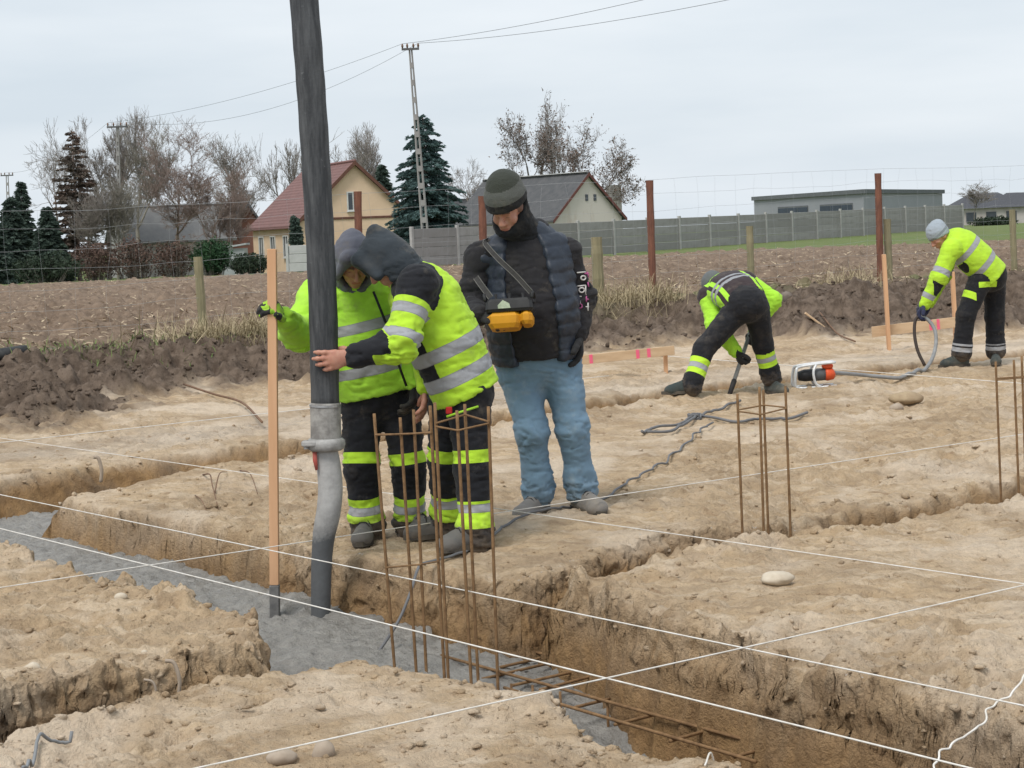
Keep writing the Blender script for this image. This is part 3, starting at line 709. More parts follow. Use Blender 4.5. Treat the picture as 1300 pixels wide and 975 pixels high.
# --- person 1: grey hood, holds the upright batten
Y = 9.42
J = mkJ(Y, head=(449, 330, -.17), neck=(450, 366, -.02), chest=(458, 402, .0), waist=(470, 448, .0), pelvis=(481, 492, .03), shR=(403, 376, -.05), elR=(380, 424, -.20), wrR=(361, 404, -.46), shL=(511, 368, .0), elL=(528, 432, -.02), wrL=(526, 486, -.10),
        hipR=(459, 512, .02), knR=(459, 590, -.02), anR=(466, 668, .03), hipL=(507, 510, .04), knL=(518, 590, .03), anL=(522, 664, .10))
J['hf'] = nrm(V(.16, -.62, -.62)); J['hu'] = nrm(V(.08, -.55, .8))
for s in 'LR': J['toe' + s] = V(*J['an' + s][:2], 0) + V(-.02 if s == 'R' else .12, -.2, 0)
J1 = J; BT = aty(347, 392, 8.86)                # where the batten is gripped
hr = hand(J['wrR'], nrm(BT + V(.012, .032, 0) - J['wrR']), V(-.95, -.35, 0), 1, (38, 48, 35), 1.05, .003, thumb=V(-.1, -1, .25))
p1 = build_body(J, 'person in yellow jacket and grey hood holding an upright wooden batten', [], .008, base=V(J['pelvis'][0], J['pelvis'][1], 0))
def pj(v, i, t0, r, B):
    bone_bands(v, i, t0, r, B, [(0, .18, .285, 'k2'), (0, .60, .70, 'k2')])
    ff = nrm(np.cross(J1['shL'] - J1['shR'], V(0, 0, 1)))
    setb(r, 'k1', i == 1, np.minimum(t0 - .72, 1.3 - t0) * .25); setb(r, 'k1', i == 2, (.12 - t0) * .25)
    for ch in ('k2',): r[ch] = np.where(i > 0, -1, r[ch])
jk = jacket('jacket', J, M_HI2, p1, (.222, .228, .205), .66, (.088, .082, .05), -.02, True, pj, 4)
z0 = [J['neck'] + V(.03, -.155, -.03), J['chest'] + V(.07, -.158, .03), aty(495, 400, Y - .17), aty(508, 448, Y - .175), aty(527, 494, Y - .16)]
zip_(J, jk, [aty(474, 370, Y - .16), aty(484, 395, Y - .165), aty(497, 428, Y - .17), aty(505, 460, Y - .172), aty(516, 490, Y - .165)], M_ZIP, .007)
def ex1(v, i, t0, r):
    pass
lb = lambda: [(0, .80, .98, 'k1'), (2, .80, .98, 'k1'), (1, .50, .88, 'k1'), (3, .50, .88, 'k1'), (1, .63, .76, 'k2'), (3, .63, .76, 'k2')]
trousers(J, M_TR, p1, (.1, .083, .076), lb(), 1, (.17, .13))
for s in 'RL': boot('boot', J['an' + s], J['toe' + s], M_BOOT, p1, zfoot(J['an' + s]))
def pg(v): 
    d = v - BT; return {'k1': np.where(fbm3(v, 30, 2, .5, 4) > .18, .01, -.01) * np.where(d[:, 0] < -.012, 1, -1)}
glove('glove', hr + [cone(J['wrR'] - nrm(J['wrR'] - J['elR']) * .05, J['wrR'], .042, .036)], M_GLB, p1, pg)
glove('glove', hand(J['wrL'], V(-.1, -.15, -1), V(-1, 0, 0), 1, (25, 30, 25), 1.0, .003), M_GLB, p1)
hood(J, M_HOOD1, p1, 2, .012, open_=(.07, .10))

# --- person 2: bent forward, bare hand on the hose
Y = 9.02
J = mkJ(Y, head=(489, 330, .02), neck=(520, 350, .04), chest=(541, 385, .05), waist=(563, 432, .06), pelvis=(584, 483, .07), shL=(530, 361, -.16), elL=(508, 438, -.28), wrL=(452, 452, -.275), shR=(532, 366, .22), elR=(540, 432, .27), wrR=(541, 488, .2),
        hipL=(594, 502, .0), knL=(600, 592, -.02), anL=(604, 682, -.04), hipR=(572, 500, .16), knR=(566, 588, .22), anR=(569, 664, .32))
J['hf'] = nrm(V(-.66, -.12, -.72)); J['hu'] = nrm(V(-.62, -.05, .72))
J['toeL'] = V(*J['anL'][:2], 0) + V(-.17, -.14, 0); J['toeR'] = V(*J['anR'][:2], 0) + V(-.22, -.04, 0)
J2 = J
h1 = hand(J['wrL'], nrm(aty(421, 457, 8.728) - J['wrL']), V(-.1, 1, .05), -1, (4, 20, 22), 1.08, .0, .09, thumb=V(-.35, .9, .1))
h2 = hand(J['wrR'], V(-.08, -.1, -1), V(-.9, .1, 0), 1, (14, 20, 16), 1.05)
p2 = build_body(J, 'person in yellow jacket bending forward with a bare hand on the thick hose', [h1, h2], .005, base=V(J['pelvis'][0], J['pelvis'][1], 0))
def pj(v, i, t0, r, B):
    bone_bands(v, i, t0, r, B, [(0, .005, .125, 'k2'), (0, .25, .37, 'k2'), (1, .40, .56, 'k2'), (1, .80, .97, 'k2'), (3, .40, .56, 'k2')])
    setb(r, 'k1', i == 1, (.30 - t0) * .28); setb(r, 'k1', i == 3, (.30 - t0) * .28)
    sh = J2['shL']; setb(r, 'k1', i == 0, np.minimum(.155 - np.linalg.norm(v - sh - V(-.03, .03, .03), axis=1), 1))
    d = v - (J2['elL'] + J2['wrL']) / 2
    setb(r, 'k1', i == 2, np.maximum((t0 - .62) * .25, np.minimum(d[:, 2] * .8 + .012, (t0 - .12) * .25)))
    ax = nrm(J2['neck'] - J2['pelvis']); fr = np.cross(ax, V(0, 1, 0)); q_ = v - J2['pelvis']
    fx = q_ @ fr; az = q_ @ ax
    sg = 1 if fr[0] < 0 else -1
    setb(r, 'k1', (i == 0) & (v[:, 1] < J2['pelvis'][1] - .05), np.minimum(.045 - np.abs(fx * sg - .115), np.minimum(az - .02, .26 - az)))
    r['k1'] = np.where((i == 1) & (r['k2'] > 0), -1, r['k1'])
jk = jacket('jacket', J, M_HI, p2, (.195, .205, .2), .84, (.086, .077, .052), -.075, False, pj, 8, cuff=.0)
trousers(J, M_TR, p2, (.106, .083, .077), [(0, .76, .94, 'k1'), (2, .76, .94, 'k1'), (1, .48, .86, 'k1'), (3, .48, .86, 'k1'), (1, .52, .64, 'k2'), (3, .52, .66, 'k2')], 5, (.165, .14))
pc = aty(560, 520, Y - .115)
pk = MB(); pk.tube([aty(567, 529, Y - .13), aty(585, 523, Y - .135), aty(607, 516, Y - .10)], .006, 6); pk.build('pocket_piping', mat('lime_piping', (.40, .72, .05)), p2, smooth=True)
MB().box(aty(570, 521, Y - .12), (.03, .012, .034), bev=.004).build('pocket_tab', mat('red_tab', (.55, .03, .03)), p2)
for s in 'LR': boot('boot', J['an' + s], J['toe' + s], M_BOOT, p2, zfoot(J['an' + s]))
hood(J, M_HOOD2, p2, 6, .045, open_=(.072, .10))

# --- person 3: jeans, puffer vest, remote control
Y = 10.12
J = mkJ(Y, head=(645, 266, -.14), neck=(664, 300, -.02), chest=(672, 338, .0), waist=(676, 395, -.02), pelvis=(679, 444, .02), shR=(611, 327, -.02), elR=(594, 388, -.06), wrR=(609, 400, -.29), shL=(718, 322, .03), elL=(738, 378, .07), wrL=(735, 424, -.02),
        hipR=(657, 466, .02), knR=(675, 548, -.05), anR=(683, 620, .02), hipL=(712, 465, .03), knL=(727, 546, -.03), anL=(738, 618, .04))
J['hf'] = nrm(V(-.36, -.74, -.5)); J['hu'] = nrm(V(-.16, -.36, .9))
J['toeR'] = V(*J['anR'][:2], 0) + V(-.11, -.2, 0); J['toeL'] = V(*J['anL'][:2], 0) + V(.09, -.2, 0)
J3 = J
p3 = build_body(J, 'person in blue jeans, quilted vest and dark hat carrying a remote control', [], .0065, base=V(J['pelvis'][0], J['pelvis'][1], 0))
M_HOODIE = cloth('charcoal_hoodie', (.024, .023, .026), (.65, .63, .62), (.55, .12, .32), dirt=.3, dcol=(.075, .068, .06))
fw3 = nrm(np.cross(J['shL'] - J['shR'], V(0, 0, 1))); fw3 = fw3 if fw3[1] < 0 else -fw3
sd3 = nrm(J['shL'] - J['shR'])
ax3_ = nrm(J['neck'] - J['pelvis'])
hd = jacket('hoodie', J, M_HOODIE, p3, (.215, .23, .205), .80, (.076, .068, .053), -.035, True, None, 12,
            shr=.07, extra=[cone(J['neck'] - ax3_ * .03, J['shL'], .075, .075), cone(J['neck'] - ax3_ * .03, J['shR'], .075, .075), cone(J['neck'] + V(.02, .06, .01), J['neck'] + V(.08, .05, .035), .065, .05), cone(J['neck'] + V(-.06, .05, -.01), J['neck'] + V(.09, .03, .0), .06, .06)])
# quilted vest, open at the front
ax3 = nrm(J['neck'] - J['pelvis'])
Pv = [cone(J['pelvis'] - ax3 * .09, J['waist'], .236, .25, sd3, .83), cone(J['waist'], J['chest'], .25, .232, sd3, .8), cone(J['chest'], J['neck'] - ax3 * .06, .232, .15, sd3, .76), cone(J['shL'] - sd3 * .03, J['shR'] + sd3 * .03, .086, .086), cone(J['neck'] - ax3 * .04, J['shL'] - sd3 * .02, .08, .084), cone(J['neck'] - ax3 * .04, J['shR'] + sd3 * .02, .08, .084)]
sbv = [cone(J['pelvis'] - ax3 * .2 + fw3 * .25 + sd3 * -.005, J['neck'] + fw3 * .2 + ax3 * .1 - sd3 * .03, .135, .12, sd3, 1.3)]
for s in 'LR': sbv.append(cone(J['sh' + s] + (J['el' + s] - J['sh' + s]) * -.1 + sd3 * (.055 if s == 'L' else -.055), J['el' + s] + sd3 * (.02 if s == 'L' else -.02), .086, .086))
t = NT('quilted_nylon'); t.col(t.mix(t.ramp(t.noise(9, 4, .6), .3, .7), (.02, .028, .044), (.032, .04, .056))); t.rough(.5); t.spec(.4); t.bump(t.noise(60, 4, .6), .3, .006)
M_VEST = t.m
v_, q_ = sdf_mesh(Pv, .04, .0085, [(J['pelvis'] - ax3 * .055, -ax3)], sbv, .015)
Nn = vnormals(v_, q_); hz = (v_ - J['pelvis']) @ ax3 + .006 * fbm3(v_, 5, 2, .5, 3)
v_ = v_ + Nn * (.009 * np.abs(np.sin(hz * np.pi / .068)) ** .55 - .005 + .009 * fbm3(v_, 13, 3, .55, 9))[:, None]
vest = link('vest', mesh_np('vest', v_, q_), M_VEST, p3)
M_JEAN = cloth('blue_denim', (.175, .28, .385), (.17, .25, .33), (.06, .11, .18), mud=.3, dirt=.7, dcol=(.33, .37, .38))
FK[0] = .3
tr = trousers(J, M_JEAN, p3, (.114, .08, .073), (), 15, (.2, .15), None, None, .012, .05, .02)
FK[0] = .45
M_BOOT3 = cloth('pale_grey_boot', (.19, .185, .18), mud=.2, dirt=.5, dcol=(.33, .27, .2), rough=.75)
for s in 'RL': boot('boot', J['an' + s], J['toe' + s], M_BOOT3, p3, zfoot(J['an' + s]), 1.08)
glove('glove', hand(J['wrR'], nrm(aty(627, 402, Y - .36) - J['wrR']), V(.6, .3, -.6), 1, (35, 45, 30), 1.08, .004) + [cone(J['wrR'] - nrm(J['wrR'] - J['elR']) * .06, J['wrR'], .046, .04)], M_GLD, p3)
glove('glove', hand(J['wrL'], V(-.05, -.12, -1), V(-.9, -.2, 0), -1, (22, 28, 22), 1.08, .005) + [cone(J['wrL'] - nrm(J['wrL'] - J['elL']) * .06, J['wrL'], .05, .042)], M_GLD, p3)
# hat with folded cuff, neck gaiter
c = J['head']; f = J['hf']; u = nrm(J['hu'] - f * (J['hu'] @ f)); r = np.cross(f, u); M = np.stack([r, f, u], 1)
M_HAT = cloth('knit_hat', (.018, .018, .019), (.10, .105, .095), (.3, .3, .3), (.045, .05, .04), dirt=.2, bump=.8)
ho = lambda x, y, z: c + r * x + f * y + u * z
def phat(v): 
    zz_ = (v - c) @ u; return {'k1': zz_ - .083 + .1 * ((v - c) @ f) * 0, 'k3': np.where(zz_ > .15, .01, -.01)}
garment('hat', [cone(ho(0, -.012, .05), ho(0, -.02, .13), .103, .088, r, 1.12), ell(ho(0, -.03, .135), (.088, .098, .058), M), cone(ho(0, -.008, .042), ho(0, -.012, .075), .111, .11, r, 1.14)], M_HAT, p3, .012, .006, [(ho(0, 0, .046), -u + f * -.06)], (), .0025, (), phat, 8, 30)
M_GAIT = cloth('black_neck_gaiter', (.013, .014, .016), dirt=.15)
garment('neck_gaiter', [ell(ho(0, .02, -.085), (.088, .092, .062), M), cone(ho(0, -.01, -.06), J['neck'] + V(0, -.02, .02), .085, .1), cone(ho(0, -.035, .03), ho(0, -.02, -.07), .098, .095)], M_GAIT, p3, .03, .007,
        [(ho(0, .09, -.066), u + f * .75)], (), .006, [(J['neck'], .2, 1.2)], None, 4, 16)
# white and pink lettering printed down the sleeve
def on_sleeve(px, py, lift=.011):
    """point on the sleeve surface facing the viewer's side, near pixel px,py"""
    P = aty(px, py, Y + .03); a, b = J3['elL'], J3['wrL']
    if P[2] > a[2]: a, b = J3['shL'], J3['elL']; r0, r1 = .076, .068
    else: r0, r1 = .068, .053
    w = b - a; t0 = np.clip(((P - a) @ w) / (w @ w), 0, 1); cc = a + w * t0; rr = r0 + (r1 - r0) * t0 + lift + .004
    dx = np.clip(P[0] - cc[0], -rr * .97, rr * .97); return V(cc[0] + dx, cc[1] - math.sqrt(rr * rr - dx * dx), P[2])
def strokes(lst, name, mt, rad=.0042):
    mb = MB()
    for st_ in lst: mb.tube([on_sleeve(*p) for p in st_], rad, 6)
    return mb.build(name, mt, hd, smooth=True)
def ring(cx, cy, rx, ry): return [(cx + rx * math.cos(k * math.pi / 6), cy + ry * math.sin(k * math.pi / 6)) for k in range(13)]
m_lw = mat('white_print', (.62, .6, .58)); m_lp = mat('pink_print', (.5, .12, .3))
strokes([[(732, 346), (743, 345)], ring(740, 352.5, 3, 2.6), ring(738, 368, 3.4, 3), [(732, 363), (743, 362)], [(743, 362), (743, 374)], [(732, 376), (738, 376)], [(736, 381), (736, 385)], [(746, 384), (746, 394)], [(743, 389), (747, 389)]], 'white_lettering', m_lw)['kind'] = 'stuff'
strokes([[(745, 345), (747, 352)], [(742, 347), (747, 347)], [(746, 358), (747, 364)], ring(735, 388, 3.4, 2.8), [(742, 378), (747, 380)], [(744, 375), (744, 383)]], 'pink_lettering', m_lp)['kind'] = 'stuff'
m_mark = mat('pale_scuff', (.5, .5, .5))
mb = MB(); pz = Y - .215
for a_, b_ in (((648, 343), (656, 341)), ((650, 347), (658, 350)), ((645, 350), (652, 353))): mb.tube([aty(*a_, pz), aty((a_[0] + b_[0]) / 2, (a_[1] + b_[1]) / 2 - 1, pz - .004), aty(*b_, pz)], .0032, 6)
mb = MB()

# --- person 4: bent double, digging
Y = 16.75
J = mkJ(Y, head=(906, 363, .55), neck=(917, 362, .42), chest=(926, 366, .28), waist=(936, 372, .12), pelvis=(946, 384, .0), shR=(947, 358, .46), elR=(980, 381, .40), wrR=(958, 420, .36), shL=(899, 376, .36), elL=(909, 413, .18), wrL=(934, 446, .12),
        hipL=(933, 398, -.03), knL=(894, 443, -.08), anL=(878, 489, -.2), hipR=(961, 396, .02), knR=(968, 436, .12), anR=(979, 478, .2))
J['hf'] = nrm(V(-.35, .45, -.8)); J['hu'] = nrm(V(-.5, .7, .5))
J['toeL'] = V(*J['anL'][:2], 0) + V(-.22, -.03, 0); J['toeR'] = V(*J['anR'][:2], 0) + V(.09, -.2, 0)
J4 = J
p4 = build_body(J, 'person bent double in brown and yellow top digging with a long bar', [], .01, base=V(J['pelvis'][0], J['pelvis'][1], 0))
M_TOP4 = cloth('brown_hi_vis_top', (.045, .033, .036), (.38, .72, .05), (.28, .29, .31), dirt=.15)
def pj(v, i, t0, r, B):
    bone_bands(v, i, t0, r, B, [(0, .28, .36, 'k2'), (0, .44, .52, 'k2')])
    setb(r, 'k1', (i == 2) | (i == 4), .1); setb(r, 'k1', (i == 1) | (i == 3), (t0 - .18) * .3)
    ax = nrm(J4['neck'] - J4['pelvis']); sv = nrm(J4['shL'] - J4['shR']); x = (v - J4['pelvis']) @ sv
    setb(r, 'k1', i == 0, .017 - np.abs(np.abs(x) - .15)); setb(r, 'k1', i == 0, np.where(t0 > .9, .01, -.01)); setb(r, 'k1', i == 0, np.abs(x) - .19)
jacket('jacket', J, M_TOP4, p4, (.19, .2, .205), .72, (.088, .08, .055), -.03, True, pj, 18, amp=.009)
trousers(J, M_TR, p4, (.115, .09, .08), [(1, .30, .74, 'k1'), (3, .20, .64, 'k1'), (1, .45, .59, 'k2'), (3, .35, .49, 'k2')], 9, (.185, .165), amp=.009)
for s in 'LR': boot('boot', J['an' + s], J['toe' + s], M_BOOTD, p4, zfoot(J['an' + s]), 1.08)
TOOLA = aty(953, 420, Y + .30); TOOLB = onz(aty(925, 497, Y - .02), -.03)
TD = nrm(TOOLB - TOOLA)
glove('glove', hand(J['wrL'], nrm(aty(940, 458, Y + .12) - J['wrL']), V(.7, .2, -.2), 1, (40, 50, 35), 1.05, .006), M_GLD, p4)
glove('glove', hand(J['wrR'], nrm(aty(953, 425, Y + .3) - J['wrR']), V(-.3, -.5, -.6), 1, (40, 50, 35), 1.05, .006), M_GLD, p4)
c = J['head']; f = J['hf']; u = nrm(J['hu'] - f * (J['hu'] @ f)); r = np.cross(f, u); M = np.stack([r, f, u], 1)
M_CAP = cloth('grey_knit_hat', (.13, .14, .145), (.22, .24, .26), dirt=.2, bump=.8)
garment('hat', [ell(c + u * .03 - f * .015, (.092, .112, .112), M)], M_CAP, p4, .01, .008, [(c + u * .0, -u)], (), .004, (), None, 3, 25)

# --- person 5: bending, guides the vibrator hose
Y = 19.0
J = mkJ(Y, head=(1192, 300, -.05), neck=(1207, 306, .0), chest=(1221, 313, .0), waist=(1238, 328, .0), pelvis=(1253, 345, .0), shL=(1208, 316, -.17), elL=(1192, 352, -.22), wrL=(1174, 386, -.2), shR=(1209, 312, .2), elR=(1196, 350, .22), wrR=(1180, 384, .1),
        hipL=(1245, 354, -.08), knL=(1226, 400, -.12), anL=(1221, 447, -.1), hipR=(1262, 356, .1), knR=(1263, 402, .1), anR=(1264, 444, .14))
J['hf'] = nrm(V(-.72, -.2, -.66)); J['hu'] = nrm(V(-.6, -.05, .75))
J['toeL'] = V(*J['anL'][:2], 0) + V(-.22, -.05, 0); J['toeR'] = V(*J['anR'][:2], 0) + V(-.05, -.2, 0)
J5 = J
p5 = build_body(J, 'person in yellow jacket and pale knit hat bending to hold a looped hose', [], .01, base=V(J['pelvis'][0], J['pelvis'][1], 0))
def pj(v, i, t0, r, B):
    bone_bands(v, i, t0, r, B, [(0, .12, .25, 'k2'), (0, .58, .70, 'k2'), (1, .72, .92, 'k2'), (2, .62, .8, 'k2'), (3, .72, .92, 'k2')])
    setb(r, 'k1', (i == 2) & (v[:, 0] > J5['elL'][0] - .075), np.minimum(t0 + .1, .9 - t0) * .25)
    q_ = v - aty(1222, 346, Y - .15); setb(r, 'k1', i == 0, .085 - np.linalg.norm(q_ * V(1.2, .6, .8), axis=1))
    r['k1'] = np.where(r['k2'] > 0, -1, r['k1'])
jacket('jacket', J, M_HI, p5, (.2, .21, .205), .8, (.092, .08, .056), -.09, True, pj, 28, amp=.008)
def ex5(v, i, t0, r):
    setb(r, 'k1', (i == 0) & (v[:, 1] < J5['knL'][1] + .05), np.minimum(band(t0, .42, .60, .4), .06 - np.abs(v[:, 0] - J5['knL'][0] - .03)))
    q_ = aty(1254, 361, Y - .17); setb(r, 'k1', v[:, 1] < Y - .02, np.minimum(.028 - np.abs(v[:, 2] - q_[2]), .095 - np.abs(v[:, 0] - q_[0])))
trousers(J, M_TR, p5, (.118, .092, .088), [(1, .86, .98, 'k2'), (3, .86, .98, 'k2'), (1, .76, .82, 'k2'), (3, .78, .82, 'k2')], 19, (.185, .165), None, ex5, .009)
for s in 'LR': boot('boot', J['an' + s], J['toe' + s], M_BOOTD, p5, zfoot(J['an' + s]), 1.05)
H5 = aty(1166, 399, Y - .2)
glove('glove', hand(J['wrL'], nrm(H5 - J['wrL']), V(.6, -.2, -.3), 1, (35, 45, 35), 1.08, .006), M_GLBLUE, p5)
glove('glove', hand(J['wrR'], nrm(H5 + V(.03, .12, .02) - J['wrR']), V(-.6, -.2, -.3), 1, (35, 45, 35), 1.08, .006), M_GLBLUE, p5)
c = J['head']; f = J['hf']; u = nrm(J['hu'] - f * (J['hu'] @ f)); r = np.cross(f, u); M = np.stack([r, f, u], 1)
M_CAP5 = cloth('pale_knit_hat', (.36, .41, .46), (.22, .25, .28), dirt=.2, bump=.8)
garment('hat', [ell(c + u * .035 - f * .015, (.096, .114, .12), M), ell(c + u * .08 - f * .06, (.07, .07, .07), M)], M_CAP5, p5, .02, .008, [(c + u * .005 + f * .05, -u + f * .3)], (), .006, (), lambda v: {'k1': .012 - np.abs((v - c) @ u - .03)}, 3, 25)
# ------------------------------------------------------------------ things on the building site
M_RUST = mat('rusty_steel', (.26, .155, .075), (.16, .092, .045), 30, .85, .4, 120, .004)
M_WOOD = mat('fresh_sawn_wood', (.66, .40, .235), (.58, .335, .185), 3, .8, .15, 30, .004, stretch=(6, 6, .5))
M_WOOD2 = mat('pale_sawn_wood', (.62, .45, .29), (.52, .36, .22), 3, .8, .15, 30, .004, stretch=(.5, 6, 6))
M_STR = mat('white_mason_line', (.78, .76, .72), (.62, .58, .52), 20, .8)
M_BLKR = mat('black_rubber', (.022, .023, .025), (.05, .05, .05), 12, .55, .25, 60, .004)
def pline(name, pts, r, mat_, label, cat, n=6, smooth=True, parent=None):
    mb = MB().tube(pts, r, n); o = mb.build(name, mat_, parent, None if parent else pts[0], smooth=smooth)
    return o if parent else tag(o, label, cat)
def spline(P, k=6):
    P = np.asarray(P, float); Q = np.vstack([2 * P[0] - P[1], P, 2 * P[-1] - P[-2]]); o = []
    for i in range(1, len(Q) - 2):
        for s in np.linspace(0, 1, k, endpoint=False):
            a, b, c, d = Q[i - 1:i + 3]; o.append(.5 * (2 * b + (c - a) * s + (2 * a - 5 * b + 4 * c - d) * s * s + (3 * b - a - 3 * c + d) * s ** 3))
    o.append(P[-1]); return np.array(o)

# concrete pump hose
HY = 8.83
t = NT('pump_hose_rubber')
streaks = t.ramp(t.noise(9, 6, .7, stretch=(3, 3, .35)), .42, .78)  # lighter grey streaks drawn out along the hose
cc = t.mix(streaks, (.035, .038, .042), (.12, .125, .13)); cc = t.mix(t.ramp(t.noise(30, 4, .7), .66, .8), cc, (.22, .23, .235))
t.col(cc); t.rough(.62); t.spec(.35)
t.bump(t.math('ADD', t.noise(14, 5, .7, stretch=(1, 1, .3)), t.noise(60, 4, .7)), .35, .006); M_HOSE = t.m
hs = thing('pump_hose', aty(407, 783, HY), 'thick black concrete pump hose with grey end hanging into the trench', 'hose')
top = [aty(330, -900, HY + .5), aty(345, -600, HY + .25), aty(362, -300, HY + .08)]
hp_ = spline(np.array(top + [aty(386, 0, HY), aty(396, 130, HY), aty(404, 260, HY), aty(410, 390, HY), aty(413, 520, HY)]), 8)
MB().tube(hp_, .0665 + .0012 * np.sin(np.arange(len(hp_)) * 1.7), 28).build('hose', M_HOSE, hs, smooth=True)
M_CMET = mat('concrete_smeared_steel', (.36, .35, .33), (.20, .19, .18), 14, .6, .5, 40, .004, lo=.4, hi=.6)
MB().tube([aty(413, 511, HY), aty(413, 513, HY), aty(413.5, 535, HY), aty(414, 560, HY)], [.0685, .0715, .071, .072], 28).build('coupling_sleeve', M_CMET, hs, smooth=False)
MB().tube([aty(413, 513.5, HY), aty(413, 516, HY)], .0745, 28).build('sleeve_band', mat('zinc_band', (.42, .43, .44), (.3, .3, .31), 20, .4, metal=.6), hs)
cl = MB(); M_CL = mat('clamp_with_slurry', (.40, .395, .385), (.24, .235, .225), 18, .7, .6, 30, .008)
cl.tube([aty(413.6, 556, HY), aty(413.7, 559, HY), aty(413.8, 564, HY), aty(413.9, 569, HY), aty(414, 572, HY)], [.076, .089, .091, .087, .07], 28)
clp = cl.build('pipe_clamp', M_CL, hs, smooth=True)
lg = MB(); lc = aty(394, 563, HY - .05); lg.box(lc, (.075, .05, .026), rotz(-.3), bev=.006); lg.build('clamp_lug', M_CL, clp)
lg = MB(); lg.tube([aty(388, 559, HY - .05), aty(389, 570, HY - .05)], .012, 8); lg.build('clamp_bolt', M_CL, clp)
t = NT('hose_end_slurry'); gz_ = t.n('ShaderNodeNewGeometry'); sx = t.n('ShaderNodeSeparateXYZ'); t.l(gz_.outputs['Position'], sx.inputs[0])
lvl = t.math('ADD', sx.outputs['Z'], t.math('MULTIPLY', t.noise(9, 5, .7), .22))
wet = t.ramp(lvl, .29, .225)
t.col(t.mix(wet, t.mix(t.ramp(t.noise(12, 5, .65), .35, .7), (.40, .395, .385), (.26, .255, .25)), t.mix(t.noise(20, 4), (.075, .08, .085), (.12, .125, .13))))
t.rough(.7); t.bump(t.noise(30, 5, .7), .4, .01)
ep = spline(np.array([aty(414, 570, HY), aty(417, 590, HY), aty(419.5, 620, HY - .01), aty(417, 650, HY - .02), aty(411.5, 678, HY - .01), aty(408.5, 710, HY), aty(407.5, 750, HY), aty(407, 800, HY)]), 5)
MB().tube(ep, np.interp(np.linspace(0, 1, len(ep)), [0, .1, .3, .5, .65, 1], [.052, .056, .058, .056, .05, .045]), 24).build('end_hose', t.m, hs, smooth=True)
rp_ = MB(); rp_.tube([aty(399.5, 574, HY - .047), aty(400, 584, HY - .05), aty(402, 597, HY - .052)], [.010, .011, .006], 8, sy=.35, ref=(0, 1, 0)); rp_.build('red_paint_mark', mat('red_paint', (.48, .09, .07), (.36, .1, .08), 20), hs, smooth=True)

# batten standing in the concrete
bt = thing('wooden_batten', aty(349, 787, 8.84), 'tall orange-brown wooden batten standing in the wet concrete', 'batten')
b0, b1 = aty(345.3, 316, 8.87), aty(348.6, 742, 8.85); b2 = aty(349.3, 792, 8.85)
Mx = basis(nrm(b0 - b1)); MB().box((b0 + b1) / 2, (np.linalg.norm(b0 - b1), .042, .046), Mx, bev=.003).build('wood', M_WOOD, bt)
MB().box((b1 + b2) / 2, (np.linalg.norm(b1 - b2), .046, .05), basis(nrm(b1 - b2)), bev=.006).build('concrete_coated_end', mat('slurry_coat', (.12, .12, .12), (.2, .195, .19), 20, .7, .6, 30, .008), bt)

# reinforcement cages
def cage(bars, label, ties, zb, grp=None, r=.0064, y1=None):
    P = [(atz(b[2], b[3], zb) + V(0, b[4], 0), b) for b in bars]
    base = np.mean([p for p, _ in P], 0); o = thing('rebar_cage', base, label, 'rebar cage')
    B = []
    for p, b in P:
        p = aty(b[2], b[3], p[1]); tp = aty(b[0], b[1], p[1]); d = nrm(p - tp); lo_ = p + d * (.3 / abs(d[2]) if zb > -.2 else .2)
        n = 26; pts = [tp + (lo_ - tp) * k / n for k in range(n + 1)]
        MB().tube(pts, [r * (1 + .07 * (k % 2)) for k in range(n + 1)], 7).build('bar', M_RUST, o, smooth=True); B.append((tp, lo_))
    for seq, py in ties:
        pts = []
        for k in seq:
            tp, lo_ = B[k]; zz_ = py[len(pts)] if isinstance(py, (list, tuple)) else py
            # find the point along the bar at picture row zz_
            f0 = (zz_ - bars[k][1]) / (bars[k][3] - bars[k][1]); q_ = aty(bars[k][0] + (bars[k][2] - bars[k][0]) * f0, zz_, tp[1] - .0); pts.append(q_ + V(0, -.012, 0))
        MB().tube(pts, .0042, 6).build('stirrup', M_RUST, o, smooth=False)
    return o
cage([(475, 525, 500, 836, -.05), (508, 530, 528, 845, .12), (525, 520, 541, 848, .16), (546, 515, 564, 855, -.03)], 'rusty rebar cage standing in concrete before the hooded workers, beside the hose', [([0, 1, 2, 3], [551, 551, 550, 548]), ([0, 3], [552, 549]), ([0, 2, 3], [720, 716, 712])], -.25)
cage([(552, 511, 569, 857, -.05), (580, 521, 598, 862, -.02), (590, 513, 607, 863, .16), (620, 516, 632, 868, .1)], 'rusty rebar cage in the trench, tied next to the one by the hose', [([0, 1, 3], [541, 546, 537]), ([0, 2, 3], [537, 526, 535])], -.25)
cage([(936, 500, 943, 690, .0), (964, 491, 970, 692, -.08), (969, 495, 976, 693, .16), (997, 490, 1004, 688, .05)], 'rusty rebar cage of four bars in the trench behind the white stone', [([0, 1, 3], [522, 526, 518]), ([0, 2, 3], [520, 514, 517])], -.07)
cage([(1264, 459, 1271, 638, .0), (1287, 457, 1294, 642, -.08), (1297, 452, 1303, 636, .12), (1322, 455, 1329, 636, .05)], 'rusty rebar cage in the narrow trench near the hose handler, cut by the edge', [([0, 1, 3], [482, 480, 478]), ([0, 2, 3], [480, 478, 476])], -.07)
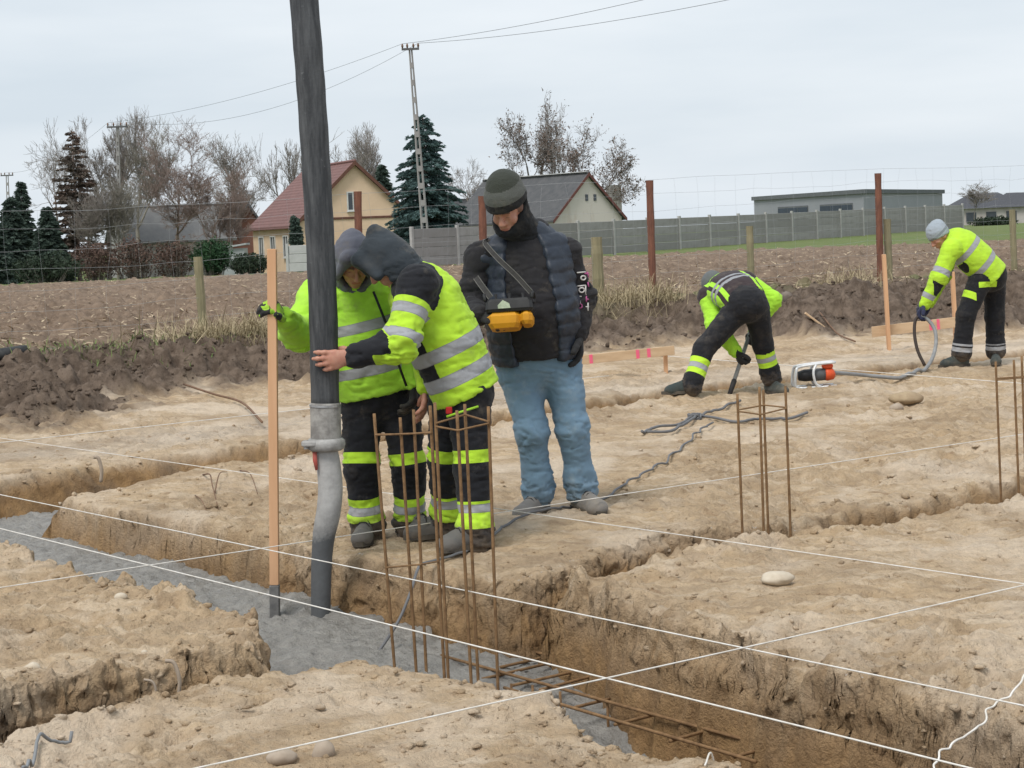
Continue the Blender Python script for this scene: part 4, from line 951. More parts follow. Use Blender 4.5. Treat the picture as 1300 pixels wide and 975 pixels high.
# flat reinforcement lying in the trench
ZB = -.30
lad = thing('trench_reinforcement', atz(700, 870, ZB), 'rusty ladder of reinforcing bars lying along the trench floor', 'reinforcement')
def rb(p, q, z=ZB, r=.0066, ext=0):
    a, b = atz(*p, z), atz(*q, z); d = nrm(b - a); a = a - d * ext; b = b + d * ext; MB().tube([a + (b - a) * k / 8 for k in range(9)], r, 7).build('bar', M_RUST, lad, smooth=True)
rb((560, 832), (1010, 957), ext=.0); rb((640, 873), (960, 967)); rb((688, 830), (747, 844), ext=.05)
for p, q in (((635, 847), (746, 822)), ((612, 862), (722, 836)), ((651, 870), (745, 849)), ((685, 876), (757, 857)), ((730, 898), (774, 887)), ((780, 920), (836, 906)), ((850, 941), (902, 926)), ((932, 961), (979, 948))): rb(p, q, ZB - .013)
for p in ((649, 868), (676, 870), (711, 878), (747, 822), (771, 889)):
    a = atz(*p, ZB); MB().tube([a, a - V(0, 0, .16)], .006, 6).build('bar', M_RUST, lad, smooth=True)

# mason's lines
def line_(p, q, z, label, r=.003, sag=.0, ea=3.0, eb=3.0, ends=(None, None)):
    a, b = atz(*p, z), atz(*q, z); d = nrm(b - a); a = a - d * ea; b = b + d * eb
    pts = [a + (b - a) * s - V(0, 0, sag * 4 * s * (1 - s)) for s in np.linspace(0, 1, 40)]
    return pline('mason_line', pts, r, M_STR, label, 'string', 5)
line_((0, 628), (1300, 896), .10, 'white string over the far edge of the main trench, crossing both others', .0027, ea=4, eb=1.2)
line_((0, 671), (1190, 965), .07, 'white string along the middle of the wet concrete, nearest the cages', .0029, ea=4, eb=1.2)
line_((240, 975), (1300, 738), .125, 'white string crossing the front trench from the pebbles to the right block', .0027, .015, ea=.8, eb=5)
line_((0, 746), (1300, 551), .10, 'thin white string tied to the rebar cages and crossing the batten', .0024, ea=1.5, eb=2)
line_((0, 556), (1250, 734), .11, "thin white string passing in front of the jeans wearer's boots", .0024, ea=3, eb=1)
line_((0, 562), (745, 480), .06, 'thin far string at the foot of the dark topsoil bank', .0032, ea=2, eb=.3)
line_((846, 452), (1300, 487), .12, 'thin far string running from the marked board past the vibrator', .0035, ea=0, eb=.5)
# loose tails, cords and cables
def drape(P, dz):
    P = np.array(P); g = ground(P[:, 0], P[:, 1])[0] + dz; g = np.maximum(g, np.maximum(np.roll(g, 1), np.roll(g, -1)) - .006); P[:, 2] = np.maximum(P[:, 2], g); return P
def onground(pts, dz): return [onz(atz(px, py, 0), dz) for px, py in pts]
w_ = spline(np.array([aty(1312, 835, 5.75), aty(1296, 866, 5.72), aty(1278, 886, 5.7), aty(1256, 898, 5.66), aty(1248, 918, 5.6), aty(1228, 932, 5.5), aty(1208, 946, 5.42), aty(1192, 958, 5.36), aty(1185, 980, 5.3)]), 8)
w_ = CP + (w_ - CP) * .965; w_ = w_ + np.stack([.004 * np.sin(np.arange(len(w_)) * .9), 0 * w_[:, 0], .004 * np.cos(np.arange(len(w_)) * .7)], 1)
pline('string_tail', w_, .0034, M_STR, 'loose crinkled white string tail hanging down the right trench wall', 'string', 5)
pline('string_scrap', spline(np.array([onz(atz(px, py), .008) for px, py in ((895, 978), (905, 966), (918, 958), (934, 957), (941, 951))]), 5), .003, M_STR, 'short scrap of white string on the earth at the trench lip', 'string', 5)
M_CAB = mat('dark_grey_cable', (.12, .122, .13), (.17, .17, .175), 8, .6)
up_ = onground([(905, 540), (893, 548), (878, 562), (852, 583), (824, 600), (798, 615), (772, 630), (735, 645), (700, 655), (668, 664), (640, 676), (622, 690), (600, 702), (570, 712)], .012)
tw = spline(np.array(up_), 9); k_ = np.arange(len(tw)); amp = np.interp(k_, [0, 60, 75, len(tw)], [.012, .012, .003, .002])
tw = tw + np.stack([amp * np.sin(k_ * 1.1), amp * np.cos(k_ * 1.1), amp * .6 * (1 + np.sin(k_ * .9))], 1)
tw = drape(tw, .012)
hang = [aty(534, 716, 8.5), aty(529, 726, 8.42), aty(520, 755, 8.3), aty(505, 790, 8.25), aty(480, 828, 8.2), aty(470, 840, 8.2)]
pline('power_cable', np.vstack([tw, spline(np.array(hang), 6)]), .0072, M_CAB, 'twisted grey power cable running past the boots down into the trench', 'cable', 6)
for k_, (pp, lb) in enumerate(((((815, 552), (835, 545), (860, 540), (884, 531), (905, 533), (935, 537), (965, 533), (1000, 535), (1025, 530)), 'dark cable lying in a loose bundle behind the tall boots'),
                            (((822, 553), (850, 551), (868, 544), (880, 535), (890, 529), (912, 522), (940, 512)), 'dark cable of the bundle leading towards the digging worker'))):
    pline('loose_cable', drape(spline(np.array(onground(pp, .02 + .012 * k_)), 8), .014 + .01 * k_), .011, M_CAB, lb, 'cable', 6)
pline('grey_cord', drape(spline(np.array(onground([(30, 990), (41, 968), (52, 955), (68, 946), (92, 941)], .016)), 8), .022), .0055, mat('grey_cord', (.25, .26, .27)), 'short grey cord end on the earth in front of the left block', 'cord', 6)
cc_ = onz(atz(882, 532), .03)
kn = MB()
for k in range(7):
    a_ = RNG.uniform(0, 6.28); kn.tube([cc_ + V(.05 * math.cos(a_ + q), .06 * math.sin(a_ + q), .02 * math.sin(2 * q + k)) for q in np.linspace(0, 4.5, 14)], .008, 5)
tag(kn.build('cable_knot', M_CAB, None, cc_, smooth=True), 'tangled knot of dark cable on the sand', 'cable')

# vibrator with its frame and hose
VY = 17.4; vc = onz(aty(1034, 494, VY)); px_ = VY / FPX
vb = thing('concrete_vibrator', vc, 'orange and black concrete vibrator motor in a tubular carrying frame', 'vibrator')
M_TUBE = mat('galvanised_tube', (.74, .75, .76), (.62, .63, .64), 20, .4, metal=.3)
for sgn in (-1, 1):
    y_ = sgn * .09
    pts = [vc + V(-.165, y_, .012), vc + V(-.19, y_, .04), vc + V(-.175, y_, .17), vc + V(-.14, y_ * .8, .205), vc + V(.04, y_ * .7, .225), vc + V(.19, y_ * .7, .235)]
    MB().tube(spline(np.array(pts), 4), .013, 8).build('frame_tube', M_TUBE, vb, smooth=True)
    MB().tube(spline(np.array([vc + V(-.165, y_, .012), vc + V(0, y_, .012), vc + V(.19, y_, .02)]), 4), .013, 8).build('skid', M_TUBE, vb, smooth=True)
    MB().tube(spline(np.array([vc + V(.01, y_ * .75, .22), vc + V(-.02, y_, .15), vc + V(.0, y_, .05), vc + V(.05, y_, .014)]), 4), .012, 8).build('brace', M_TUBE, vb, smooth=True)
MB().tube([vc + V(-.15, 0, .115), vc + V(-.145, 0, .115), vc + V(-.09, 0, .12), vc + V(-.02, 0, .122)], [.025, .042, .056, .055], 18).build('motor_housing', mat('black_plastic', (.02, .02, .022), None, 10, .5), vb, smooth=True)
MB().tube([vc + V(-.02, 0, .122), vc + V(.03, 0, .123), vc + V(.10, 0, .125)], [.054, .058, .056], 18).build('gear_housing', mat('grey_cast', (.11, .115, .12), None, 10, .5), vb, smooth=True)
MB().tube([vc + V(.10, 0, .125), vc + V(.115, 0, .125), vc + V(.17, 0, .13), vc + V(.19, 0, .135)], [.057, .062, .056, .025], 18).build('end_cap', mat('orange_plastic', (.72, .10, .03), (.6, .09, .03), 10, .45), vb, smooth=True)
MB().box(vc + V(.12, -.02, .2), (.1, .06, .04), bev=.012).build('cap_handle', mat('orange_plastic_b', (.72, .10, .03), None, 10, .45), vb)
hpts = [vc + V(.18, 0, .135)] + [aty(px, py, Yq) for px, py, Yq in ((1072, 474, 17.5), (1095, 476, 17.7), (1120, 482, 17.75), (1145, 482, 17.8), (1168, 474, 18.1), (1182, 458, 18.4), (1188, 438, 18.6), (1187, 420, 18.7), (1179, 407, 18.75), (1167, 401, 18.78))]
vh = thing('vibrator_hose', onz(hpts[3]), 'grey flexible hose looping from the vibrator up to the gloved hand', 'hose')
for k in (3, 4): hpts[k] = onz(hpts[k], .02)
hh = drape(spline(np.array(hpts), 8), .018); MB().tube(hh, .0175 + .0015 * (np.arange(len(hh)) % 2), 10).build('hose', mat('grey_hose', (.27, .275, .28), (.2, .2, .2), 10, .6), vh, smooth=True)
n2 = spline(np.array([hpts[-1], aty(1162, 407, 18.78), aty(1161, 424, 18.75), aty(1165, 445, 18.7), aty(1174, 464, 18.65)]), 6)
MB().tube(n2, .016, 10).build('needle_hose', mat('dark_brown_rubber', (.06, .045, .038), None, 10, .6), vh, smooth=True)

# digging bar
db = thing('digging_bar', TOOLB, 'long grey digging bar with a dark tip pushed into the trench', 'tool')
tm = TOOLA + (TOOLB - TOOLA) * .74
MB().tube([TOOLA - TD * .1, tm], .018, 10).build('shaft', mat('grey_shaft', (.22, .23, .23), (.3, .31, .31), 12, .5), db, smooth=True)
MB().tube([tm, tm + TD * .01, TOOLB], [.018, .024, .02], 10).build('tip', mat('dark_grip', (.03, .028, .028), None, 12, .6), db, smooth=True)

# marked profile boards
M_PINK = mat('pink_marker_paint', (.85, .12, .22), (.75, .16, .25), 30)
def board(p, q, Yp, Yq, hgt, parent, name='board', thick=.025, mt=None):
    a, b = aty(*p, Yp), aty(*q, Yq); MB().box((a + b) / 2, (np.linalg.norm(b - a), thick, hgt), basis(b - a), bev=.003).build(name, mt or M_WOOD2, parent); return a, b
def stake(px0, py0, px1, py1, Yq, w, parent, th=.04, name='stake', deep=.15):
    a = aty(px0, py0, Yq); b = aty(px1, py1, Yq); d = nrm(b - a); b = b + d * deep
    MB().box((a + b) / 2, (np.linalg.norm(b - a), th, w), basis(b - a), bev=.004).build(name, M_WOOD, parent)
pb = thing('profile_board', onz(aty(846, 474, 19.9)), 'low profile board with pink marks on a short stake behind the jeans wearer', 'board')
a, b = board((700, 461), (856, 444.5), 19.6, 19.85, .095, pb); stake(844.5, 444, 845.5, 476, 19.92, .075, pb)
for s in (.32, .70, .79): MB().box(a + (b - a) * s + V(0, -.0145, 0), (.035, .006, .094), basis(b - a)).build('pink_mark', M_PINK, pb)
pb = thing('profile_board', onz(aty(1126, 438, 22.5)), 'profile board with two pink marks nailed between two tall stakes', 'board')
a, b = board((1107, 421.5), (1213, 409), 22.56, 22.75, .125, pb); stake(1122, 323, 1128.5, 439, 22.5, .085, pb); stake(1209, 345, 1213.5, 432, 22.82, .085, pb)
for s in (.70, .79): MB().box(a + (b - a) * s + V(0, -.0145, 0), (.035, .006, .124), basis(b - a)).build('pink_mark', M_PINK, pb)
for (p, q, Yq, hg, lb) in (((783, 423), (842, 424), 22.6, .06, 'short loose plank lying on the dark soil under the dry grass'), ((1022, 389), (1046, 394), 25.2, .05, 'small pale plank offcut on the topsoil behind the digging worker')):
    a, b = aty(*p, Yq), aty(*q, Yq); a = onz(a, .05); b = onz(b, .05); tag(MB().box((a + b) / 2, (np.linalg.norm(b - a), .1, .025), basis(b - a), bev=.003).build('loose_plank', M_WOOD2, None, (a + b) / 2), lb, 'plank')

# stones
def stone(px, py, wpx, hpx, mt, label, zone=0.0, seed=0, name='stone'):
    p = atz(px, py, zone); Yq = p[1]; w = wpx * Yq / FPX / 2; hgt = hpx * Yq / FPX / 2; p = onz(p)
    u_, v__ = np.meshgrid(np.linspace(0, 2 * np.pi, 24, endpoint=False), np.linspace(0, np.pi, 13), indexing='ij')
    q = np.stack([np.cos(u_) * np.sin(v__), np.sin(u_) * np.sin(v__), np.cos(v__)], -1).reshape(-1, 3)
    q *= (1 + .13 * fbm3(q + seed + .37, 1.1, 3, .5, seed))[:, None]; q = q * V(w, w * .8, hgt) + p + V(0, 0, hgt * .3)
    i = np.arange(24)[:, None]; j = np.arange(12)[None]; i2 = (i + 1) % 24
    f_ = np.stack([i * 13 + j, i * 13 + j + 1, i2 * 13 + j + 1, i2 * 13 + j], -1).reshape(-1, 4)
    return tag(link(name, mesh_np(name, q, f_), mt, None, p), label, 'stone')
M_ST1 = mat('pale_stone', (.58, .51, .41), (.45, .38, .29), 14, .85, .3, 60, .004); M_ST2 = mat('grey_stone', (.40, .33, .26), (.31, .25, .195), 14, .85, .35, 60, .004)
stone(988, 750, 42, 18, M_ST1, 'smooth flat pale stone on the block beside the crossed strings', 0, 1)
stone(411, 962, 30, 30, M_ST2, 'round grey-brown stone in the foreground under the string', 0, 2)
stone(358, 968, 40, 22, M_ST2, 'flatter half-buried stone next to the round one', 0, 3)
stone(154, 767, 18, 11, M_ST1, 'small white pebble on the left block close to the concrete', 0, 4)
stone(42, 852, 20, 14, M_ST1, "pale pebble at the left block's trench edge", 0, 5)
stone(183, 828, 9, 7, M_ST1, 'tiny pale pebble sticking from the left block wall', 0, 6)
stone(1138, 517, 18, 13, M_ST2, 'grey stone against the brown clod near the vibrator', 0, 7)
stone(1150, 512, 44, 17, mat('sandy_clod', (.40, .31, .2), (.3, .22, .14), 12, .95, .6, 40, .01), 'large sandy clod on the ground in front of the hose handler', 0, 8, 'earth_clod')
stone(999, 399, 20, 18, mat('soil_stone', (.2, .165, .14), (.14, .11, .09), 12, .95), 'round earthy stone on the dark topsoil behind the digging worker', .2, 9)
# roots and pipe
M_ROOT = mat('brown_root', (.22, .13, .08), (.14, .085, .055), 12, .9)
for pts, r, lb in ((((258, 604), (267, 612), (270, 624), (277, 640)), .006, 'thin brown root curling out of the sand behind the batten'),
                   (((272, 628), (279, 612), (288, 603)), .005, 'forked root twig next to the curling one'),
                   (((305, 600), (318, 610), (327, 623)), .005, 'root twig lying on the sand close to the batten'),
                   (((248, 634), (256, 641), (262, 645)), .004, 'short root scrap near the block corner')):
    P_ = onground(pts, .0); P_ = [p + V(0, 0, .05 * math.sin(math.pi * k / (len(P_) - 1)) + .005) for k, p in enumerate(P_)]
    pline('root', spline(np.array(P_), 5), [r * (1 - .6 * s) for s in np.linspace(0, 1, (len(P_) - 1) * 5 + 1)], M_ROOT, lb, 'root', 6)
for (p0, p1, Yq, r, lb) in (((128, 612), (125, 582), 12.35, .012, 'stout root stub standing in the wall of the far left trench'), ((193, 893), (194, 866), 6.35, .0045, 'pale straight root hanging in the front left trench'), ((226, 888), (221, 842), 6.4, .007, 'crooked pale root beside the straight one in the trench')):
    a, b = aty(*p0, Yq), aty(*p1, Yq); pline('root', spline(np.array([a, (a + b) / 2 + V(.012, 0, 0), b, b + V(-.03, .0, .01)]), 5), r, M_ST2, lb, 'root', 6)
a = onz(aty(-40, 476, 20.6), -.03); b = onz(aty(36, 471, 20.9), -.01)
tag(MB().tube([a, b - (b - a) * .02, b], [.07, .07, .06], 16).build('plastic_pipe', M_BLKR, None, b, smooth=True), 'dark pipe end lying on the topsoil bank', 'pipe')
for pts, lb in ((((690, 471), (720, 475), (760, 478)), 'thin branch lying at the bank behind the jeans wearer'), (((232, 467), (270, 472), (305, 481), (331, 501)), 'long bent stick lying across the topsoil bank'), (((1040, 398), (1062, 404), (1085, 410)), 'thin branch on the topsoil near the tall stake')):
    P_ = [onz(atz(px, py, .25), .05) for px, py in pts]; pline('stick', spline(np.array(P_), 5), .011, M_ROOT, lb, 'stick', 6)

# remote control hanging at the waist
RY = 10.12 - .33; rc = aty(648, 398, RY); sx3 = nrm(V(.97, .05, .02)); M = np.stack([nrm(V(.98, -.12, .03)), nrm(V(.1, .95, -.25)), nrm(V(-.02, .25, .96))], 1)
rm = thing('remote_control', rc - V(0, 0, .09), 'yellow and black crane remote control slung over the chest on a strap', 'remote control')
M_RB = mat('remote_black', (.02, .02, .021), (.035, .035, .036), 14, .5, .2, 60, .002); M_RY = mat('remote_yellow', (.72, .34, .02), (.6, .27, .02), 8, .5, .15, 50, .002)
o3 = lambda x, y, z: rc + M @ V(x, y, z)
MB().box(o3(0, 0, .032), (.245, .15, .068), M, .96, bev=.014).build('upper_housing', M_RB, rm)
lo3 = MB(); lo3.box(o3(-.03, 0, -.043), (.178, .14, .082), M @ np.diag([1, -1, -1.]), .93, bev=.022); lo3.build('lower_housing', M_RY, rm)
lo3 = MB(); lo3.box(o3(.085, 0, -.036), (.066, .136, .068), M @ np.diag([1, -1, -1.]), .94, bev=.018); lo3.build('battery_cover', M_RY, rm)
for x_ in (-.07, 0, .07):
    js_ = MB(); js_.tube([o3(x_, 0, .066), o3(x_, 0, .078), o3(x_, 0, .082), o3(x_, 0, .105)], [.014, .012, .006, .009], 10); js_.build('joystick', M_RB, rm, smooth=True)
for s in (-1, 1):
    MB().tube(spline(np.array([o3(s * .12, -.06, .06), o3(s * .125, -.05, .095), o3(s * .125, .05, .095), o3(s * .12, .06, .06)]), 4), .008, 8).build('guard_rail', M_RB, rm, smooth=True)
tr3 = MB(); tr3.add([o3(-.055, -.079, .012), o3(.01, -.079, .012), o3(.004, -.079, .036), o3(-.028, -.079, .056), o3(-.055, -.079, .03)], (), [[0, 1, 2], [0, 2, 3], [0, 3, 4]]); tr3.build('sticker', mat('pale_green_sticker', (.5, .55, .42), (.3, .36, .25), 40), rm)
M_EDGE = mat('pale_strap_edge', (.17, .165, .15))
M_STRAP = mat('grey_webbing', (.04, .038, .037), (.06, .057, .055), 40, .85)
def strap(pts, w=.012):
    P = spline(np.array(pts), 5); T = np.gradient(P, axis=0); sd_ = np.cross(T, V(0, 1, 0)); sd_ /= np.linalg.norm(sd_, axis=1)[:, None] + 1e-9; n = len(P); th = V(0, .004, 0)
    vtx = np.concatenate([P - sd_ * w, P + sd_ * w, P + sd_ * w + th, P - sd_ * w + th]); i = np.arange(n - 1); f_ = np.concatenate([np.stack([a * n + i, a * n + i + 1, b * n + i + 1, b * n + i], 1) for a, b in ((0, 1), (1, 2), (2, 3), (3, 0))])
    MB().add(vtx, f_).build('strap', M_STRAP, rm)
    for s in (-1, 1): MB().tube(P + sd_ * w * s - V(0, .002, 0), .0022, 5).build('strap_edge', M_EDGE, rm)
strap([aty(622, 304, 10.12), aty(616, 308, 9.98), aty(622, 317, 9.9), aty(636, 332, 9.83), aty(655, 350, 9.79), aty(674, 371, 9.76)])
strap([aty(604, 352, 9.88), aty(611, 362, 9.83), aty(623, 378, 9.76)], .014)
# ------------------------------------------------------------------ fences, poles, houses, trees beyond the field
def fa(px, a=21.0):
    """point on the fence line (site axis a) in the direction of picture column px"""
    d = _ray(px, 330); tb = d[0] / d[1]; Yq = a / (.791 - .6115 * tb); return V(tb * Yq, Yq, 0)
M_POST = mat('weathered_post', (.30, .26, .16), (.22, .20, .12), 4, .9, .4, 30, .01, stretch=(5, 5, .6)); M_REDP = mat('reddish_bark_pole', (.23, .10, .065), (.15, .07, .05), 6, .9, .6, 30, .012, stretch=(4, 4, 1))
M_WIRE = mat('galvanised_wire', (.42, .44, .45), None, 5, .45)
wf = thing('wire_fence', onz(fa(260)), 'knotted wire fence with weathered and reddish posts along the ploughed field', 'fence')
def rail(px0, py0, px1, py1, r, mt, name='post', lean=0):
    Yq = fa((px0 + px1) / 2)[1]; a = aty(px0, py0, Yq); b = aty(px1, py1, Yq); g = gz(b[0], b[1]); b = V(b[0], b[1], min(b[2], g) - .1)
    n = 9; pts = [a + (b - a) * k / n for k in range(n + 1)]
    MB().tube(pts, [r * (1 + .06 * math.sin(k * 2.3 + px0)) for k in range(n + 1)], 10).build(name, mt, wf)
for p in ((251, 326, 260, 442, .055), (757, 301, 760, 368, .085), (951.5, 287, 953.5, 348, .055), (1126, 278, 1129, 358, .062), (1285, 266, 1288, 348, .055)): rail(*p, M_POST)
for p in ((454, 243, 458, 440, .052), (612, 249, 615, 400, .055), (824.5, 229, 829, 378, .055), (1114.5, 220, 1118, 357, .055)): rail(*p, M_REDP, 'tall_post')
bs = np.arange(6.0, 31.0, .42); rg = np.random.default_rng(4)
gy_ = [ground(np.array([AX[0] * 21 + BX[0] * b]), np.array([AX[1] * 21 + BX[1] * b])) for b in ()]
FX = AX[0] * 21 + BX[0] * bs; FY = AX[1] * 21 + BX[1] * bs
base_z = np.interp(bs, [6, 10, 14, 20, 24, 31], [.26, .27, .38, .52, .6, .62])
hs_ = [.10, .32, .55, .79, 1.03, 1.27, 1.5, 1.72]
for k, hgt in enumerate(hs_):
    wob = .022 * vn2(bs * 1.1, np.full(len(bs), 3.1 * k), 9) + (.02 if k < 7 else .0) * vn2(bs * 3, np.full(len(bs), 7.7 * k), 19)
    MB().tube(np.stack([FX, FY, base_z + hgt + wob], 1), .0018 if k == 7 else .0014, 4, cap=False).build('line_wire', M_WIRE, wf)
for i, b in enumerate(bs):
    pts = [V(FX[i] + .05 * vn2(np.array([i * 1.3]), np.array([h_ * 1.5]), 3)[0], FY[i], base_z[i] + h_) for h_ in hs_]
    MB().tube(pts, .0010, 3, cap=False).build('stay_wire', M_WIRE, wf)

# precast concrete fence
cf0, cf1 = aty(734, 300, 90.0), aty(1222, 275, 129.0); NB = 15
cfd = (cf1 - cf0) / NB; cfd[2] = 0; bay = np.linalg.norm(cfd); ang = math.atan2(cfd[1], cfd[0])
t = NT('precast_concrete'); oi = t.n('ShaderNodeObjectInfo')
cc = t.mix(oi.outputs['Random'], (.34, .33, .32), (.25, .243, .235)); cc = t.mix(t.ramp(t.noise(1.3, 5, .65), .4, .75), cc, (.225, .215, .20)); t.col(cc); t.rough(.9); t.bump(t.noise(12, 5, .7), .4, .02)
M_PRE = t.m; M_PRE2 = mat('precast_post', (.42, .415, .40), (.34, .335, .32), 3, .9)
cfz = lambda s: np.interp(s, [-9, 0, 15], [.25, .34, .68])
cf = thing('concrete_fence', V(cf0[0], cf0[1], .3), 'long grey precast concrete panel fence on the green verge', 'fence')
slab = MB().box(V(0, 0, 0), (bay - .14, .05, .385), None, bev=.012); sv_ = np.concatenate(slab.v); sme = mesh_np('panel', sv_, np.concatenate(slab.f4), None, False); sme.materials.append(M_PRE)
pst = MB().box(V(0, 0, 0), (.15, .13, 1.9), None, bev=.01); pme = mesh_np('fence_post', np.concatenate(pst.v), np.concatenate(pst.f4), None, False); pme.materials.append(M_PRE2)
def inst(name, me, parent, loc, rz):
    o = bpy.data.objects.new(name, me); o.parent = parent; o.location = tuple(np.asarray(loc) - wloc(parent)); o.rotation_euler = (0, 0, rz); COL.objects.link(o); return o
for s in range(-4, NB + 1):
    p = cf0 + cfd * s; inst('fence_post', pme, cf, V(p[0], p[1], cfz(s) + .72), ang)
    if s < NB:
        c_ = p + cfd * .5
        for k in range(4): inst('panel', sme, cf, V(c_[0], c_[1], cfz(s + .5) + .19 + k * .395), ang)

# utility poles and wires
M_POLE = mat('pole_concrete', (.33, .32, .31), (.27, .26, .25), 2, .9, .3, 10, .02)
M_PINS = mat('insulator', (.2, .12, .08), None, 5, .4)
def pole(px0, py0, px1, py1, Yq, w0, w1, label, arm=14):
    a, b = aty(px0, py0, Yq), aty(px1, py1, Yq); b[2] -= .6; o = thing('utility_pole', b, label, 'utility pole'); d = b - a; L_ = np.linalg.norm(d)
    for s in (-1, 1):
        pts = [a + V(s * w0, 0, 0), b + V(s * w1, 0, 0)]; MB().tube(pts, [.04, .055], 4).build('leg', M_POLE, o)
    n = int(L_ / .75)
    for k in range(1, n + 1):
        s = k / n; c_ = a + d * s; w = w0 + (w1 - w0) * s; MB().box(c_, (2 * w, .1, .26)).build('rung', M_POLE, o)
    px_ = Yq / FPX; ar = MB(); ar.box(a + V(0, -.06, -.05), (arm * 2 * px_, .09, .1)); ar.build('cross_arm', mat('dark_arm', (.13, .13, .13)), o)
    T = []
    for s in (-.9, -.35, .35, .9):
        q = a + V(s * arm * px_, -.06, .0); MB().tube([q, q + V(0, 0, .1), q + V(0, 0, .2)], [.03, .055, .03], 8).build('insulator', M_PINS, o, smooth=True); T.append(q + V(0, 0, .2))
    return T
T3_ = pole(521, 61, 541, 306, 88, .05, .13, 'tall leaning concrete utility pole in front of the large spruce', 11)
T2_ = pole(149, 160, 153.5, 356, 112, .05, .11, 'upright concrete utility pole among the bare trees', 13)
T1_ = pole(9, 222, 14, 352, 165, .08, .17, 'thin distant utility pole by the dark conifers', 8)
M_LINE = mat('power_line', (.16, .17, .18), None, 2, .6)
def wire(a, b, sag, label, r=.009):
    pts = [a + (b - a) * s - V(0, 0, sag * 4 * s * (1 - s)) for s in np.linspace(0, 1, 30)]
    pline('power_line', pts, r, M_LINE, label, 'power line', 4)
e1, e2 = aty(1100, -75, 58), aty(1230, -72, 58)
wire(T3_[0], e1, .35, 'upper power line rising to the right from the leaning pole'); wire(T3_[3], e2, .5, 'lower power line rising to the right from the leaning pole')
wire(T2_[0], T3_[0], .5, 'upper power line between the upright pole and the leaning pole', .008); wire(T2_[3], T3_[3], 1.3, 'lower sagging power line between the upright pole and the leaning pole', .008)
wire(T1_[1], T2_[0], .8, 'power line between the distant pole and the upright pole', .008)

# houses
def local(o, R, *p): return o + R @ V(*p)
def gable_house(name, label, o, rz, w, L_, eh, rh, mw, mr, mg=None, over=.35, mv=None, cat='house'):
    """gable end faces local -y at y=0; the house runs back to y=L_. returns root and frame"""
    R = rotz(rz); root = thing(name, o, label, cat); P = lambda x, y, z: o + R @ V(x, y, z); h = w / 2; zb = -1.2
    mb = MB(); mb.add([P(-h, 0, zb), P(h, 0, zb), P(h, L_, zb), P(-h, L_, zb), P(-h, 0, eh), P(h, 0, eh), P(h, L_, eh), P(-h, L_, eh)], [[1, 2, 6, 5], [3, 0, 4, 7]]); mb.build('side_walls', mw, root)
    for y_, nm in ((0, 'gable_wall'), (L_, 'gable_wall')):
        q = [P(-h, y_, zb), P(h, y_, zb), P(h, y_, eh), P(0, y_, rh), P(-h, y_, eh)]; f_ = [[0, 1, 2], [0, 2, 4], [4, 2, 3]]
        MB().add(q, (), f_ if y_ == 0 else [x[::-1] for x in f_]).build(nm, mg or mw, root)
    sl_ = (rh - eh) / h; th = .16
    for s in (-1, 1):
        x0, x1 = s * .0, s * (h + over); z0, z1 = rh + .04, rh + .04 - sl_ * (h + over)
        q = [P(x0, -over, z0), P(x1, -over, z1), P(x1, L_ + over, z1), P(x0, L_ + over, z0), P(x0, -over, z0 + th), P(x1, -over, z1 + th), P(x1, L_ + over, z1 + th), P(x0, L_ + over, z0 + th)]
        MB().add(q, [[0, 1, 2, 3], [7, 6, 5, 4], [0, 4, 5, 1], [2, 6, 7, 3], [1, 5, 6, 2], [0, 3, 7, 4]]).build('roof_slope', mr, root)
        if mv is not None:
            e = .035; q = [P(x0, -over - e, z0 - .1), P(x1, -over - e, z1 - .1), P(x1, -over - e, z1 + th + .02), P(x0, -over - e, z0 + th + .02), P(x0, -over - .003, z0 - .1), P(x1, -over - .003, z1 - .1), P(x1, -over - .003, z1 + th + .02), P(x0, -over - .003, z0 + th + .02)]
            MB().add(q, [[0, 1, 2, 3], [7, 6, 5, 4], [0, 4, 5, 1], [3, 2, 6, 7]]).build('verge_board', mv, root)
    mb = MB(); mb.tube([P(0, -over, rh + .17), P(0, L_ + over, rh + .17)], .13, 8); mb.build('ridge', mr, root, smooth=True)
    return root, P, R
M_GLASS = mat('window_glass', (.05, .06, .075), None, 2, .12, spec=.6); M_FRAME = mat('white_frame', (.72, .72, .70), None, 2, .6)
def window(root, P, R, c_, w, h_, face, cols_=2, mf=None, sill=True):
    """face 'f' front gable (y=0), 'l' left side (x=-w/2): c_ is the local centre"""
    RR = R if face == 'f' else R @ rotz(-math.pi / 2)
    n_ = RR @ V(0, -1, 0); x_ = RR @ V(1, 0, 0); c0 = P(*c_)
    wd = MB()
    for s in (-1, 1): wd.box(c0 + n_ * .03 + x_ * s * (w / 2), (.08, .1, h_ + .08), RR); 
    for s in (-1, 1): wd.box(c0 + n_ * .03 + V(0, 0, s * h_ / 2), (w - .081, .098, .08), RR)
    for k in range(1, cols_): wd.box(c0 + n_ * .025 + x_ * (w * (k / cols_ - .5)), (.06, .08, h_ - .082), RR)
    o_ = wd.build('window', mf or M_FRAME, root); o_['kind'] = 'part' if False else o_.get('kind', '') or ''
    del o_['kind']
    MB().box(c0 + n_ * .008, (w - .02, .02, h_ - .02), RR).build('pane', M_GLASS, o_)
    if sill: MB().box(c0 + n_ * .07 + V(0, 0, -h_ / 2 - .07), (w + .16, .14, .05), RR).build('sill', M_FRAME, o_)
t = NT('red_roof_tiles'); wv = t.n('ShaderNodeTexWave', wave_type='BANDS', bands_direction='Z'); wv.inputs['Scale'].default_value = 1.6; wv.inputs['Distortion'].default_value = .3; t.l(t.tc.outputs['Object'], wv.inputs['Vector'])
